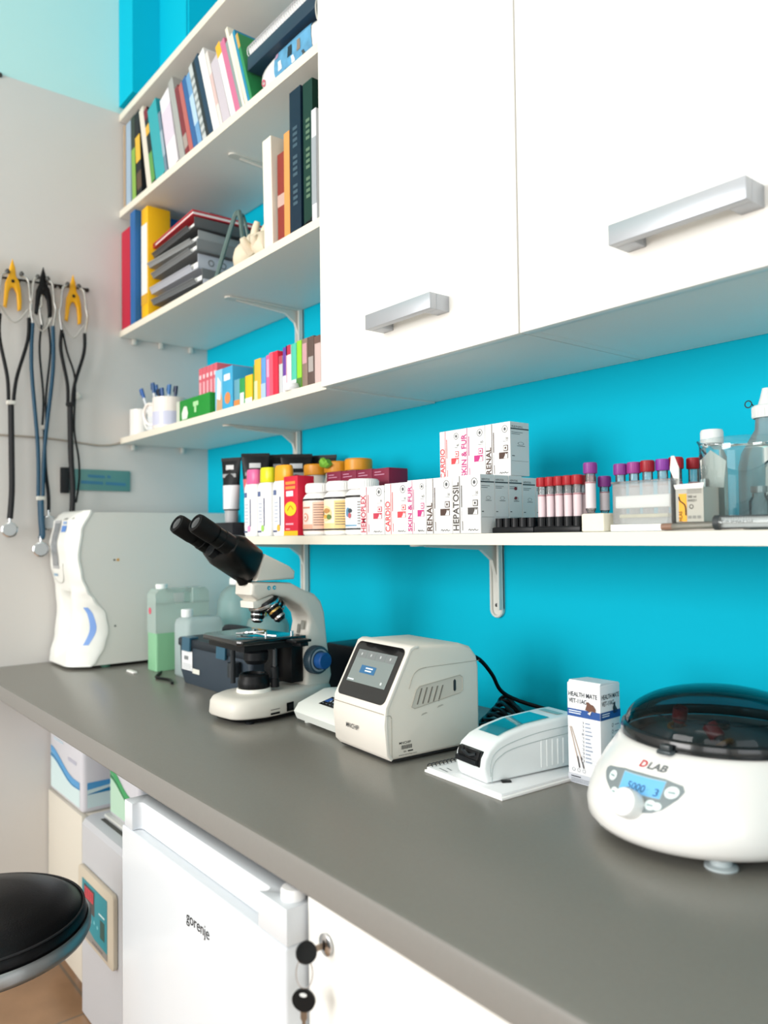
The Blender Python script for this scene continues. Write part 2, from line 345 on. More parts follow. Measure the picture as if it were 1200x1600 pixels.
rows = [ # name, label, x, th, h, lean, cover, spine, bands
 ('folder', 'thin tan folder standing against the left wall on the upper shelf', .006, .018, .262, 0, 'B09A80', None, ()),
 ('folder', 'pale grey-blue folder, second in the upper row from the left wall', .028, .040, .258, 0, '9DB4C8', None, ()),
 ('book', 'dark green book with a lime lower spine beside the pale blue folder', .078, .030, .262, 3, '28392F', None, ((0, .62, '86B04A'),)),
 ('book', 'black book with a yellow band, between the lime-spined and cream books', .112, .036, .262, 5, '1E2326', None, ((.42, .72, 'E8B83A'), (.1, .3, '5A4632'))),
 ('book', 'tall cream book leaning right of the yellow-banded black one', .172, .032, .264, 13.5, 'E4DACB', None, ()),
 ('book', 'dark book with crimson top, yellow dot and green foot', .212, .026, .250, 14, '232C2A', None, ((.86, 1, '7A1A2A'), (.66, .78, 'E5B23C'), (.05, .42, '5D9A4A'))),
 ('book', 'thick two-tone teal book in the upper row', .246, .064, .240, 15, '1299A8', '2FA3AB', ()),
 ('book', 'narrow slate blue paperback touching the thick teal book', .318, .016, .200, 15, '6F8496', None, ((.3, .7, '9EB0BE'),)),
 ('book', 'wide white paperback with faint violet writing on its spine', .343, .062, .232, 15.5, 'ECE6EA', None, ((.35, .8, 'DCCEDC'),)),
 ('book', 'light grey hardback rising above the dark red book', .416, .029, .262, 17.5, 'A9A8A4', None, ()),
 ('book', 'dark red hardback with a grey label low on its spine', .449, .022, .225, 18.5, '7E1F28', None, ((.12, .3, 'A89890'),)),
 ('book', 'salmon red book between the dark red and royal blue ones', .4725, .022, .222, 18.5, 'B8605A', None, ()),
 ('book', 'royal blue book next to the salmon one', .496, .0235, .228, 18.5, '2C5C96', None, ()),
 ('book', 'sky blue book with a pale title band', .521, .0225, .228, 19, '6C9CC8', None, ((.3, .7, 'B4CEE4'),)),
 ('book', 'silver-white book with a dotted spine in the middle of the upper row', .545, .020, .248, 20, 'C4C8C8', None, tuple((.1+.1*i, .14+.1*i, '8A9090') for i in range(8))),
 ('book', 'charcoal book squeezed before the navy one', .567, .014, .252, 20, '2E2F30', None, ()),
 ('book', 'navy hardback standing left of the white catalogues', .583, .0235, .256, 20, '16304C', None, ()),
 ('book', 'white catalogue touching the navy hardback', .608, .032, .252, 20, 'EEECEA', None, ()),
 ('book', 'off-white catalogue with faint pink lettering on the spine', .642, .014, .238, 20, 'E3D9D4', None, ((.3, .7, 'D6B8B4'),)),
 ('book', 'thick lilac-grey book, lowest of the pale ones', .658, .036, .196, 20, 'C9BEC6', None, ()),
 ('book', 'white book with a yellow top corner', .687, .023, .228, 20.5, 'F0EEEC', None, ((.84, 1, 'F0B428'),)),
 ('book', 'pink book leaning right of the yellow-topped one', .712, .022, .226, 20.5, 'CF6E92', None, ()),
 ('book', 'thin grey-green book after the pink one', .736, .011, .212, 20.5, '8E9A98', None, ()),
 ('book', 'tall thin cream booklet sticking up above its neighbours', .748, .012, .248, 20.5, 'EDE6D4', None, ()),
 ('book', 'ivory book directly left of the teal blue one', .761, .014, .218, 20, 'E6DDCB', None, ()),
 ('book', 'teal blue book near the end of the leaning row', .776, .010, .222, 20, '1787AE', None, ()),
 ('book', 'green and mustard book ending the leaning row', .789, .010, .205, 20, '2F8A50', None, ((.8, 1, 'C9A24A'),)),
]
need = 0; pl_ = 0
for (nm, lb, x, th, h, ln, cv, sp, bd) in rows:
    th *= .93; tl = math.tan(math.radians(ln)); x = max(x, need + h*(tl-pl_) if need else x); pl_ = tl
    need = x + th/math.cos(math.radians(ln)) + .0006
    back = 'green and mustard' in lb
    book(nm, lb, nm, G1, x, zsh1(x)+.0003, th, h, .045 if back else .19, ln, cv, spine=sp, bands=bd)
print('last book ends', need)

# pet food bag lying at the end of the row
t = thing('pet_food_bag', 'plump white and blue bag lying under the navy binder on the upper shelf', 'bag', (.948, -.222, zsh1(.948)))
def pillow(L, W, H, m, n=20, k=16, shift=0):
    rings = []
    for i in range(n+1):
        u = -1+2*i/n; e = max(0, 1-abs(u)**4)**.5; r = []
        for j in range(k):
            a = 2*PI*j/k; c = math.cos(a); s_ = math.sin(a)
            r.append((u*L/2, W/2*(abs(c)**.6)*(1 if c > 0 else -1)*(.72+.28*e), H/2 + H/2*(abs(s_)**.7)*(1 if s_ > 0 else -1)*(.18+.82*e)))
        rings.append(r)
    return rings
q = M(); q.loft(pillow(.270, .108, .080, None), C('EDEAE6', .35, coat=.2)); q.build('bag_body', t, 60)
def bagmap(u, a, off=.0012):
    L, Wd, H = .270, .108, .080; e = max(0, 1-abs(u)**4)**.5; c = math.cos(a); s_ = math.sin(a)
    return (u*L/2, (Wd/2+off)*(abs(c)**.6)*(1 if c > 0 else -1)*(.72+.28*e), H/2 + (H/2+off)*(abs(s_)**.7)*(1 if s_ > 0 else -1)*(.18+.82*e))
def bagpatch(q, u0, u1, a0, a1, m, n=10, off=.0012, wav=0):
    vs = []; fs = []
    for i in range(n+1):
        for j in range(n+1):
            uu = u0+(u1-u0)*i/n + wav*math.sin(j*.9+i); vs.append(bagmap(uu, a0+(a1-a0)*j/n, off))
    for i in range(n):
        for j in range(n): fs.append((i*(n+1)+j, i*(n+1)+j+1, (i+1)*(n+1)+j+1, (i+1)*(n+1)+j))
    q.add(vs, fs, m)
q = M(); bagpatch(q, -.42, .62, PI*.72, PI*1.42, C('5C9CC4', .35, noise=.5, ns=45), wav=.015)
for (u, a, w_, c_) in ((-.25, 1.05, .1, 'DCE8EE'), (.05, .98, .12, '22303A'), (.12, 1.1, .08, 'EAF2F4'), (.3, 1.0, .09, '8A7A6C'), (-.1, 1.2, .06, '2E6E80'), (.4, 1.15, .07, '39484E'), (-.35, .9, .07, 'B88AA8')):
    bagpatch(q, u-w_/2, u+w_/2, PI*a-.16, PI*a+.16, C(c_, .4), 5, .0018, .01)
def bt(a, b): return bagmap(-.88+b/.145, PI*1.32-a/.052, .0018)
q.text('Do', None, None, None, .03, C('D0466A', .4), w=.05, fn=bt, bold=True)
q.build('printed_picture', t, 60)
t = tag(M().box(.774, 1.083, -.278, -.06, zsh1(1.0)+.0845, zsh1(1.0)+.118, C('1C3448', .45), .004).build('ring_binder'), 'dark navy ring binder lying flat on the pet food bag', 'binder')
t = thing('spiral_notebook', 'thick wire-bound notebook with white pages lying on the navy binder', 'notebook', (0, 0, zsh1(1.0)+.1184))
M().box(.770, 1.08, -.268, -.07, 0, .022, PAPER).build('pages', t)
q = M(); q.box(.768, 1.082, -.27, -.068, .0222, .0242, C('F4F4F4', .4)); q.build('cover', t)
q = M(); x = .776
while x < 1.078:
    q.tube([(x, -.262, .0255), (x, -.270, .0285), (x, -.277, .020), (x, -.277, .006), (x, -.271, .0005)], .0011, C('D8D6DA', .3, metal=.6), n=5, k=3); x += .0085
q.build('wire_binding', t)
t = thing('folder', 'red folder slanting on top of the wire-bound notebook', 'folder', (.80, -.25, zsh1(1.0)+.150)); t.rotation_euler = (0, -.06, 0)
M().box(0, .275, 0, .19, 0, .003, C('C24A38', .5)).build('cover', t); M().box(.002, .27, .002, .188, .0032, .006, PAPER).build('pages', t)
q = M(); q.tube([(1.068, -.27, zsh1(1.0)+.185), (1.066, -.275, zsh1(1.0)+.12), (1.070, -.288, zsh1(1.0)+.075), (1.078, -.288, zsh1(1.0)+.04), (1.086, -.28, zsh1(1.0)+.06)], .0018, C('C8C4BC', .5), n=6)
tag(q.build('carry_cord'), 'pale loop of cord hanging over the end of the pet food bag', 'cord')

# ------------------------------------------------------------------ shelf with letter trays
Z2 = 1.793+.0185+.0004
book('ring_binder', 'crimson binder standing against the left wall on the tray shelf', 'binder', None, .006, Z2, .066, .300, .22, 0, 'C01038', spine='B80A34', yf=-.282)
book('ring_binder', 'blue binder standing between the crimson binder and the yellow file box', 'binder', None, .078, Z2, .038, .336, .22, 0, '1560A0', yf=-.283)
t = thing('file_box', 'yellow and white file box behind the left end of the tray stack', 'box', (.122, -.268, Z2))
q = M(); q.box(0, .048, 0, .07, 0, .335, C('F2B90C', .4), .003); q.build('box_body', t)
q = M(); q.box(.003, .045, -.0008, -.0001, .08, .285, C('EFEDE6', .5)); q.box(.003, .045, -.0012, -.0008, .05, .08, C('D9A62A', .5)); q.build('label_panel', t)
# tray stack : from the bottom up
def tray(zb, label, col, h, dx=0, dy=0, rz=0, cat='letter tray', name='letter_tray', w=.285, d=.235, mat=None, holes=False):
    h = h + .003
    t = thing(name, label, cat, (.325+dx, -.140+dy, zb), rz, 'letter trays stacked on the shelf'); m = mat or C(col, .4)
    q = M(); th = .003; W2 = w/2; D2 = d/2
    q.box(-W2, W2, -D2, D2, 0, th, m); q.prism([(-D2, th), (-D2-.006, h*.4), (-D2-.004, h*.4), (-D2+.003, th)], 'x', -W2, W2*.75, m)
    q.prism([(-D2, th), (-D2+.05, h), (D2, h), (D2, th)], 'x', -W2, -W2+th, m); q.box(W2-th, W2, -D2, D2, th, h, m, .001); q.box(-W2, W2, D2-th, D2, th, h, m)
    q.tube([(-W2, -D2-.005, h*.4), (W2*.75, -D2-.005, h*.4)], .0022, m, smooth=False); q.build('tray_shell', t)
    q = M(); q.box(-W2+.01, W2-.01, -D2+.006, D2-.01, th+.0005, h*.55, PAPER, 0); q.build('paper_sheets', t)
    if holes:
        q = M()
        for i in range(5): q.ring((W2+.0008, -.08+.036*i, h*.5), YH*.009, ZH*.009, C('6E7072', .5), .35, 16)
        q.build('cut_outs', t)
    return t
z = Z2
tray(z, 'clear milky tray at the bottom of the letter tray stack', 'C8CCD0', .030, .045, -.0, -.02, mat=C('C6CBD6', .25, trans=.25)); z += .0365
tray(z, 'dark grey tray resting on the clear bottom tray', '5F6264', .030, .01, .0, .05, mat=C('66696B', .35), name='letter_tray'); z += .0365
tray(z, 'bright silver tray with round cut-outs in the middle of the stack', 'B9BCC4', .036, -.005, .0, .03, mat=C('B4B8C2', .28, metal=.15), holes=True); z += .0425
tray(z, 'smoke grey tray jutting left over the silver one', '7A7C7D', .028, .01, -.004, .0, mat=C('737678', .35)); z += .0345
tray(z, 'pale grey tray with a turned front edge, fifth from the shelf', '9A9C9C', .024, -.015, .0, .06, mat=C('909394', .35)); z += .0305
tray(z, 'dark charcoal tray just under the red folder', '4E5052', .024, .0, .0, -.03, mat=C('4C4E50', .4)); z += .0305
t = thing('folder', 'red folder lying on top of the letter trays', 'folder', (.325, -.140, z), -.05)
q = M(); q.box(-.145, .145, -.12, .12, 0, .0025, C('C22E3A', .4)); q.box(-.145, .145, -.12, .12, .011, .0135, C('C22E3A', .4)); q.box(-.148, -.145, -.12, .12, 0, .0135, C('B02632', .4)); q.build('cover', t)
M().box(-.14, .14, -.116, .116, .003, .0105, PAPER).build('pages', t)
t = thing('magazine', 'grey magazine lying across the red folder on the tray stack', 'magazine', (.335, -.12, z+.0137), .03)
M().box(-.125, .125, -.1, .1, 0, .004, C('5A5C60', .4, noise=.3, ns=30)).build('cover', t)
# wire book end, A-shaped
t = thing('book_end', 'grey-green bent wire stand in an A shape beside the bone model', 'stand', (.618, -.205, Z2))
q = M(); q.tube([(-.072, -.045, .003), (-.012, -.02, .16), (0, -.015, .172), (.012, -.015, .165), (.045, -.02, .05), (.055, -.02, .003)], .006, C('5F736F', .35, metal=.3), n=8, k=6)
q.tube([(-.02, .05, .003), (-.006, .01, .158), (.004, -.008, .17)], .004, C('5F736F', .35, metal=.3), n=8); q.build('wire_frame', t)
q = M(); q.lathe([(0, 0), (.014, .002), (.012, .012), (.006, .02), (0, .021)], C('5A3A2A', .6), (-.072, -.045, 0)); q.build('foot', t)
# vertebra model
t = thing('bone_model', 'cream vertebra bone model lying at the front of the tray shelf', 'bone model', (.742, -.240, Z2)); t.scale = (1.25, 1.1, 1.2)
bone = C('E2D4BC', .6, bump=.4, bs=60, noise=.08, ns=30)
q = M(); rings = []
for i in range(13):
    u = i/12; rr = .022*(1.1+.35*math.sin(u*PI*3)) * (1-.25*abs(u-.5)); cx = -.055+.11*u
    rings.append([(cx, math.cos(2*PI*j/14)*rr, .026+.012*math.sin(u*3)+math.sin(2*PI*j/14)*rr*.95) for j in range(14)])
q.loft(rings, bone)
for (a, b) in (((-.02, 0, .04), (-.035, .01, .075)), ((.0, 0, .045), (.012, -.004, .085)), ((.03, 0, .05), (.04, .012, .082)), ((.0, -.01, .03), (.005, -.035, .05)), ((.03, -.01, .03), (.04, -.032, .045))):
    q.tube([a, ((a[0]+b[0])/2, (a[1]+b[1])/2-.004, (a[2]+b[2])/2), b], lambda s_: .012-.006*s_, bone, n=10)
q.ring((-.0555, 0, .026), (0, .011, 0), (0, 0, .011), bone, .3); q.build('vertebra_body', t, 60)
q = M(); q.disc((-.0562, 0, .026), (0, .009, 0), (0, 0, .009), C('3A3028', .9)); q.build('canal', t)
# right hand books
G2 = 'upright books at the right of the tray shelf'
book('book', 'cream hardback with faint spine marks, right of the bone model', 'book', G2, .848, Z2, .036, .245, .2, 1.5, 'EEE6D6', yf=-.278)
book('book', 'brick red book with a white mark on the spine', 'book', G2, .888, Z2, .030, .20, .2, 0, '8E2E22', yf=-.268, bands=((.42, .55, 'C9A89C'),))
book('book', 'orange booklet standing before the navy volumes', 'book', G2, .921, Z2, .022, .232, .2, 0, 'DE9A52', yf=-.272)
book('book', 'thick navy volume with gilt spine text, the left one', 'book', G2, .951, Z2, .042, .305, .2, 0, '12283A', yf=-.276, title='3E5664')
book('book', 'dark bottle green volume beside the navy one', 'book', G2, 1.003, Z2, .034, .300, .2, 0, '14382E', yf=-.276, title='5F7A62')
book('folder', 'white folder with a grey printed spine beside the cabinet', 'folder', G2, 1.045, Z2, .016, .225, .2, 0, 'E6E8EC', yf=-.284, bands=((.15, .75, 'A0A6AC'),))
t = thing('binder_clip', 'small black clip lying before the green volume', 'clip', (1.03, -.281, Z2)); t['label'] = 'black binder clips lying loose at the foot of the green volume'
q = M(); q.tube([(-.018, 0, .003), (0, -.001, .006), (.02, 0, .004)], .003, BLK); q.tube([(.004, 0, .006), (.012, -.001, .012), (.02, 0, .008)], .002, BLK); q.build('clip_body', t)
# ------------------------------------------------------------------ shelf with mugs
Z3 = 1.4695+.0175+.0004
def mug(loc, label, col, band, rz, r=.038, h=.085, pens=()):
    t = thing('mug', label, 'mug', loc, rz, 'mugs on the shelf')
    m = C(col, .25, coat=.3)
    q = M(); q.lathe([(0, 0), (r*.9, 0), (r, .004), (r, h), (r-.003, h+.001), (r-.005, h-.002), (r-.006, .006), (0, .005)], m, n=36)
    if band: q.lathe([(r+.0004, h*.12), (r+.0004, h*.55)], C(band, .3), n=36)
    q.build('cup', t)
    M().tube([(r-.003, 0, h*.82), (r+.018, 0, h*.84), (r+.028, 0, h*.55), (r+.018, 0, h*.25), (r-.003, 0, h*.2)], .0048, m, n=8, flat=.8).build('handle', t)
    return t
def pen(x, y, z, dx, dy, L, col, cap, label, grp):
    t = thing('pen', label, 'pen', (x, y, z), 0, grp); d = Vector((dx, dy, 1)).normalized()
    q = M(); q.cyl((0,0,0), d*L*.8, .004, C(col, .35), n=10); q.build('barrel', t)
    q = M(); q.cyl(d*L*.79, d*L, .0052, C(cap, .3), n=10); q.tube([d*L*.98+Vector((0,-.006,0)), d*L*.84+Vector((0,-.0075,0))], .0013, C(cap, .3), n=5, smooth=False); q.build('cap', t)
mug((.047, -.24, Z3), 'plain white mug nearest the left wall, its handle towards the wall', 'E9E7E2', None, PI*1.0, .033, .082)
mug((.150, -.222, Z3), 'white mug full of pens standing between two other mugs', 'EDECE8', 'DDE2E4', PI*1.12, .037, .088)
mug((.245, -.236, Z3), 'larger cream mug with a lilac lower band', 'ECE4DC', 'C9CBE0', PI*1.25, .047, .089)
P1 = 'blue pens in the mugs'
for i, (x, y, dx, dy, L, a, b, lb) in enumerate([(.133, -.235, -.25, -.2, .135, 'D8DCE0', '2A5FA8', 'pen with a blue cap leaning left in the middle mug'), (.143, -.212, -.12, -.1, .142, '7FA6C8', '235A9A', 'light blue pen leaning left, second in the middle mug'), (.156, -.232, .08, -.15, .14, 'DADDE0', '1F4F86', 'white pen with a navy cap upright in the middle mug'), (.166, -.213, .2, 0, .136, 'B8C8D8', '2B6FB0', 'pale pen leaning right in the middle mug'),
        (.225, -.245, -.1, -.1, .112, '2E3A48', '1D2A3C', 'dark pen leaning left in the cream mug'), (.245, -.25, .05, -.1, .11, 'C8CCD0', '24508A', 'grey pen with a blue cap in the middle of the cream mug'), (.265, -.235, .2, 0, .114, '203A66', '16284A', 'navy pen leaning right in the cream mug')]):
    pen(x, y, Z3+.008, dx, dy, L, a, b, lb, P1)
def sbox(label, x0, x1, y0, y1, z0, h, col, front=None, name='test_kit_box', cat='box', group=None, deco=None, lid=None):
    t = thing(name, label, cat, ((x0+x1)/2, y0, z0), 0, group); w = x1-x0
    q = M(); q.box(-w/2, w/2, 0, y1-y0, 0, h, C(col, .45), min(.0012, w*.05)); q.build('carton', t)
    q = flatmesh()
    for (u0, u1, v0, v1, c_) in (front or []): q.rect((-w/2+w*u0, -.0004, h*v0), (w*(u1-u0), 0, 0), (0, 0, h*(v1-v0)), C(c_, .45))
    if deco: deco(q, w, h)
    if q.v: q.build('printed_label', t)
    return t
# clear organiser and green box
t = tag(M().box(.325, .467, -.146, -.03, Z3, Z3+.095, CLEAR('D8DCDC', .1, .45, 'C8CCCC')).build('storage_box'), 'translucent grey plastic box behind the green box on the mug shelf', 'box')
def g_deco(q, w, h):
    q.poly((-w*.32, -.0006, h*.12), XH, ZH, [(0, 0), (.03, 0), (.036, .014), (.028, .032), (.012, .034), (-.002, .018)], C('DCE8D8', .5))
    q.rect((w*.02, -.0006, h*.58), (w*.16, 0, 0), (0, 0, h*.2), C('A8D8A0', .5)); q.rect((w*.06, -.0008, h*.3), (w*.06, 0, 0), (0, 0, h*.4), C('A8D8A0', .5))
sbox('green carton lying flat with a white pattern on its front', .372, .565, -.272, -.15, Z3, .058, '108A2C', [(0, .1, 0, 1, 'C9CFC0')], deco=g_deco)
t = tag(M().box(.52, .54, -.16, -.13, Z3, Z3+.135, C('6A3038', .5), .003).build('small_bottle'), 'small maroon box standing behind the green carton', 'box')
# pink boxes in a row
G3 = 'pink boxes side by side on the mug shelf'
for i in range(5):
    x = .470+.0205*i
    def pk(q, w, h, i=i):
        q.rect((-w*.3, -.0006, h*.1), (w*.6, 0, 0), (0, 0, h*.62), C('E2A2AC', .5)); q.rect((-w*.3, -.0006, h*.78), (w*.6, 0, 0), (0, 0, h*.08), C('F0C4CA', .5))
    sbox(['pink box at the left end of the pink row', 'second pink box from the left in the pink row', 'middle pink box of the pink row', 'second pink box from the right in the pink row', 'pink box touching the blue picture carton'][i], x, x+.0198, -.255, -.12, Z3, .132, 'D0606E', group=G3, deco=pk)
def bluepic(q, w, h):
    q.poly((-w*.5, -.0006, 0), XH, ZH, [(w*.05, h*.02), (w*.4, h*.02), (w*.42, h*.3), (w*.3, h*.55), (w*.12, h*.5)], C('C9A07A', .5)); q.poly((-w*.5, -.0008, 0), XH, ZH, [(w*.1, h*.35), (w*.3, h*.3), (w*.35, h*.7), (w*.15, h*.85)], C('E8EEF2', .5))
    q.rect((w*.02, -.0006, h*.7), (w*.35, 0, 0), (0, 0, h*.14), C('E6F2F8', .5)); q.disc((w*.22, -.0006, h*.3), XH*w*.16, ZH*w*.16, C('E08A50', .5))
sbox('sky blue carton with an animal picture beside the pink boxes', .5765, .665, -.262, -.15, Z3, .108, '3BA3CE', [(0, .42, 0, 1, '86C4E2')], deco=bluepic)
t = tag(M().box(.61, .70, -.14, -.09, Z3, Z3+.135, C('2A3A34', .6), .003).build('pouch'), 'dark pouch standing behind the blue picture carton', 'pouch')
G4 = 'small coloured remedy boxes on the mug shelf'
data = [
 ('narrow grey-blue box with an orange foot', .672, .700, -.262, .070, '5FA0B4', [(0, 1, 0, .3, 'D88A4A')]),
 ('green box with a white window, lower than the yellow one', .702, .728, -.264, .068, '2F9A50', [(.15, .85, .1, .5, 'E6EEE6')]),
 ('yellow square box with a white foot', .730, .762, -.264, .070, 'F2C21E', [(0, 1, 0, .25, 'F4F2EC')]),
 ('thin dark green box rising behind the yellow one', .764, .778, -.262, .090, '3D9A3A', [(0, 1, 0, .12, 'C8D8C0')]),
 ('tall amber box with a cream lower half', .780, .808, -.268, .098, 'F0B63A', [(0, .5, 0, .5, 'F4DFA8')]),
 ('tall sky blue box left of the magenta one', .810, .830, -.268, .096, '5E9AD6', [(0, 1, 0, .4, 'A8C4E8')]),
 ('magenta pink box between the sky blue and red ones', .832, .848, -.268, .098, 'E0609C', [(.2, .8, .5, .9, 'F0A8C8')]),
 ('bright red wide box', .850, .884, -.270, .100, 'D8203E', [(0, .45, 0, 1, 'E85A70')]),
 ('light grey box with red top', .886, .900, -.268, .086, 'C4C8CA', [(0, 1, .8, 1, 'B84858')]),
 ('violet box with white lower half', .902, .917, -.268, .102, '6A3C9C', [(0, 1, 0, .4, 'E6E2EC')]),
 ('white and crimson striped box', .919, .937, -.270, .102, 'F0EEF0', [(0, 1, .8, 1, 'B82848'), (0, .2, 0, 1, 'D8A8B4')]),
 ('mint green box with a pale foot', .939, .958, -.270, .102, '4CC0A4', [(0, 1, 0, .25, 'DCE8E0')]),
 ('lime green box', .960, .978, -.270, .104, '8ED02C', [(0, 1, 0, .25, '4A7A3A')]),
 ('taupe box with a pink label', .980, 1.000, -.270, .104, '8A7468', [(.1, .9, .5, .9, 'C89AA0')]),
 ('dark brown box with a grey label', 1.002, 1.024, -.270, .104, '5C4A44', [(.1, .9, .3, .6, 'A8A09C')]),
 ('rose white box against the wall cabinet', 1.026, 1.048, -.270, .100, 'CDB4B0', [(0, 1, .85, 1, '6A5048')]),
]
for (lb, a, b, y, h, c_, fr) in data: sbox(lb + ' in the coloured remedy row', a, b, y, -.17, Z3, h, c_, fr, group=G4)
for i in range(7):
    x = .68+.05*i
    sbox(['brown box','olive box','plum box','grey-green box','sand box','slate box','rust box'][i] + ' in the back row behind the coloured remedies', x, x+.045, -.15, -.06, Z3, .112+.002*(i % 3), ['7A6A58','5F7A48','7A4A5E','7C8A80','B8A888','56626A','9A5A40'][i], group='back row of remedy boxes')
t = tag(M().lathe([(0, 0), (.015, .0), (.018, .006), (.014, .015), (0, .018)], C('E4E6EA', .35), (.955, -.279, Z3), 16).build('pill_cup'), 'small white cup lying in front of the mint green box', 'cup')

# ------------------------------------------------------------------ lowest shelf, medicine boxes
Z4 = 1.1695+.0175+.0004
SIDE_SHADE = C('DADCDB', .5)  # shade on the cartons' right sides, put into the colour
def pillbox(x0, y0, z0, w, h, d, label, word, col, num, group, side=None, wrd=True, rz=0.):
    """white carton; big vertical word at the left of the front, pictograms at the right"""
    t = thing('medicine_box', label, 'medicine box', (x0, y0, z0), rz, group)
    M().box(0, w, 0, d, 0, h, C('F1F1EF', .42), .0006).build('carton', t)
    q = flatmesh(); m = C(col, .5); e = -.0005; g = C('55585A', .5)
    if wrd:
        q.text(word, (w*.235, e, h*.05), ZH, -XH, w*.205, m, w=h*min(.84, .06+.090*len(word)), bold=.02)
    q.rect((w*.265, e, .0005), (w*.022, 0, 0), (0, 0, h-.001), m)
    q.rect((w*.33, e, h*.45), (w*.03, 0, 0), (0, 0, h*.38), m); q.rect((w*.36, e, h*.05), (w*.02, 0, 0), (0, 0, h*.16), m)
    for i in range(9): q.rect((w*.34, e, h*(.2+.025*i)), (w*.015, 0, 0), (0, 0, h*.012), m)
    # round seal with heart
    q.ring((w*.8, e, h*.87), XH*w*.11, ZH*w*.11, g, .14, 20); q.disc((w*.8, e, h*.87), XH*w*.045, ZH*w*.05, g, 10)
    q.text(num, (w*.93, e, h*.665), XH, ZH, h*.05, g, al='r')
    q.rect((w*.72, e, h*.64), (w*.2, 0, 0), (0, 0, h*.007), g)
    q.rect((w*.74, e, h*.46), (w*.18, 0, 0), (0, 0, h*.11), m); q.rect((w*.765, e*1.8, h*.475), (w*.13, 0, 0), (0, 0, h*.08), C('F1F1EF', .42)); q.disc((w*.83, e*2.5, h*.515), XH*w*.035, ZH*w*.035, m, 10)
    q.rect((w*.56, e, h*.32), (w*.36, 0, 0), (0, 0, h*.12), m); q.poly((w*.75, e*1.8, h*.325), XH, ZH, [(0, 0), (w*.155, 0), (w*.155, h*.1), (w*.11, h*.06), (w*.08, h*.1), (w*.05, h*.05)], C('F1F1EF', .42))
    q.text('VetaPro', (w*.93, e, h*.05), XH, ZH, h*.036, g, w=w*.36, al='r') if False else q.tube([(w*.58, e, h*.05), (w*.62, e, h*.075), (w*.66, e, h*.045), (w*.7, e, h*.07), (w*.76, e, h*.05), (w*.8, e, h*.075), (w*.84, e, h*.05), (w*.92, e, h*.06)], .0005, g, n=4, k=3)
    # right side of the white carton, its shade painted in as grey
    X = w+.0003
    def S(a, b, u, v, mm): q.rect((X, d*a, h*b), (0, d*u, 0), (0, 0, h*v), mm)
    S(.01, .008, .98, .984, SIDE_SHADE); X = w+.0006
    dk = C('3C3F40', .5); S(.02, .86, .96, .022, dk); q.text(word, (X, d*.08, h*.895), YH, ZH, h*.035, dk, w=d*.6)
    S(.06, .80, .6, .008, dk); S(.06, .77, .45, .008, dk)
    q.ring((X, d*.55, h*.60), YH*d*.16, ZH*h*.03, dk, .12, 14); S(.35, .55, .42, .008, dk); S(.08, .36, .14, .014, dk); S(.06, .27, .88, .004, dk)
    q.build('printed_label', t)
    return t
GL = 'medicine cartons in the bottom layer'; GU = 'medicine cartons in the upper layer'
H = .0905; D = .031
pillbox(1.193, -.285, Z4, .069, H-.004, .045, 'white carton reading HEMOPLEX beside the supplement jars', 'HEMOPLEX', 'C23A52', '30', GL)
pillbox(1.250, -.2835, Z4, .062, H-.002, D, 'white carton with red CARDIO lettering in the bottom layer', 'CARDIO', 'D8464E', '30', GL).location.x = 1.2625
pillbox(1.3262, -.2855, Z4, .046, H, .030, 'white carton with magenta SKIN & FUR lettering in the bottom layer', 'SKIN & FUR', 'C2327E', '60', GL)
pillbox(1.3735, -.2855, Z4, .061, H, D, 'white carton with brown RENAL lettering in the bottom layer', 'RENAL', '4A342C', '30', GL)
pillbox(1.4358, -.286, Z4, .0615, H, D, 'white carton with dark HEPATOSIL lettering at the right end of the bottom layer', 'HEPATOSIL', '4A4644', '30', GL)
nm = [('second', '30'), ('third', '30'), ('fourth', '30'), ('fifth', '30'), ('rearmost', '30')]
for i in range(5):
    tt = pillbox(1.434-.0002*i, -.286+.0325*(i+1), Z4, .0625, H - (.0, .0, .002, .002, .004)[i], .031, ['grey-sided carton directly behind the HEPATOSIL one', 'carton with two red capsule marks on its side, in the end column', 'fourth grey-sided carton of the column running to the wall', 'fifth carton of the column running to the wall', 'carton of the end column nearest the turquoise wall'][i], 'HEPATOSIL', '4A4644', '30', 'cartons in the column running back to the wall')
    if i == 1:
        for zz, nn in ((.07, 14), (.055, 6)): q = flatmesh(); q.disc((.0635, .0155, zz), YH*.0036, ZH*.0026, C('7A1C28', .5), nn); q.build('printed_mark', tt)
Z5 = Z4+H+.0004; hu = .086
for (x, w, wd, c_, n_, lb) in ((1.3335, .0515, 'CARDIO', 'D8464E', '60', 'white carton with red CARDIO lettering, left in the upper layer'), (1.3855, .056, 'SKIN & FUR', 'C2327E', '60', 'white carton with magenta SKIN & FUR lettering in the middle of the upper layer'), (1.4425, .054, 'RENAL', '4A342C', '30', 'white RENAL carton at the right end of the upper layer, grey side showing')):
    pillbox(x, -.216, Z5, w, hu, .045, lb, wd, c_, n_, GU)
# second row of cartons behind, carrying the upper layer
for i, x in enumerate((1.262, 1.325, 1.388)):
    sbox(['plain white carton behind the CARDIO carton of the bottom layer', 'plain white carton behind the SKIN & FUR carton of the bottom layer', 'plain white carton behind the RENAL carton of the bottom layer'][i], x-.01, x+.035, -.24, -.165, Z4, H, 'EFEFEC', name='medicine_box', cat='medicine box', group='hidden middle row of cartons')

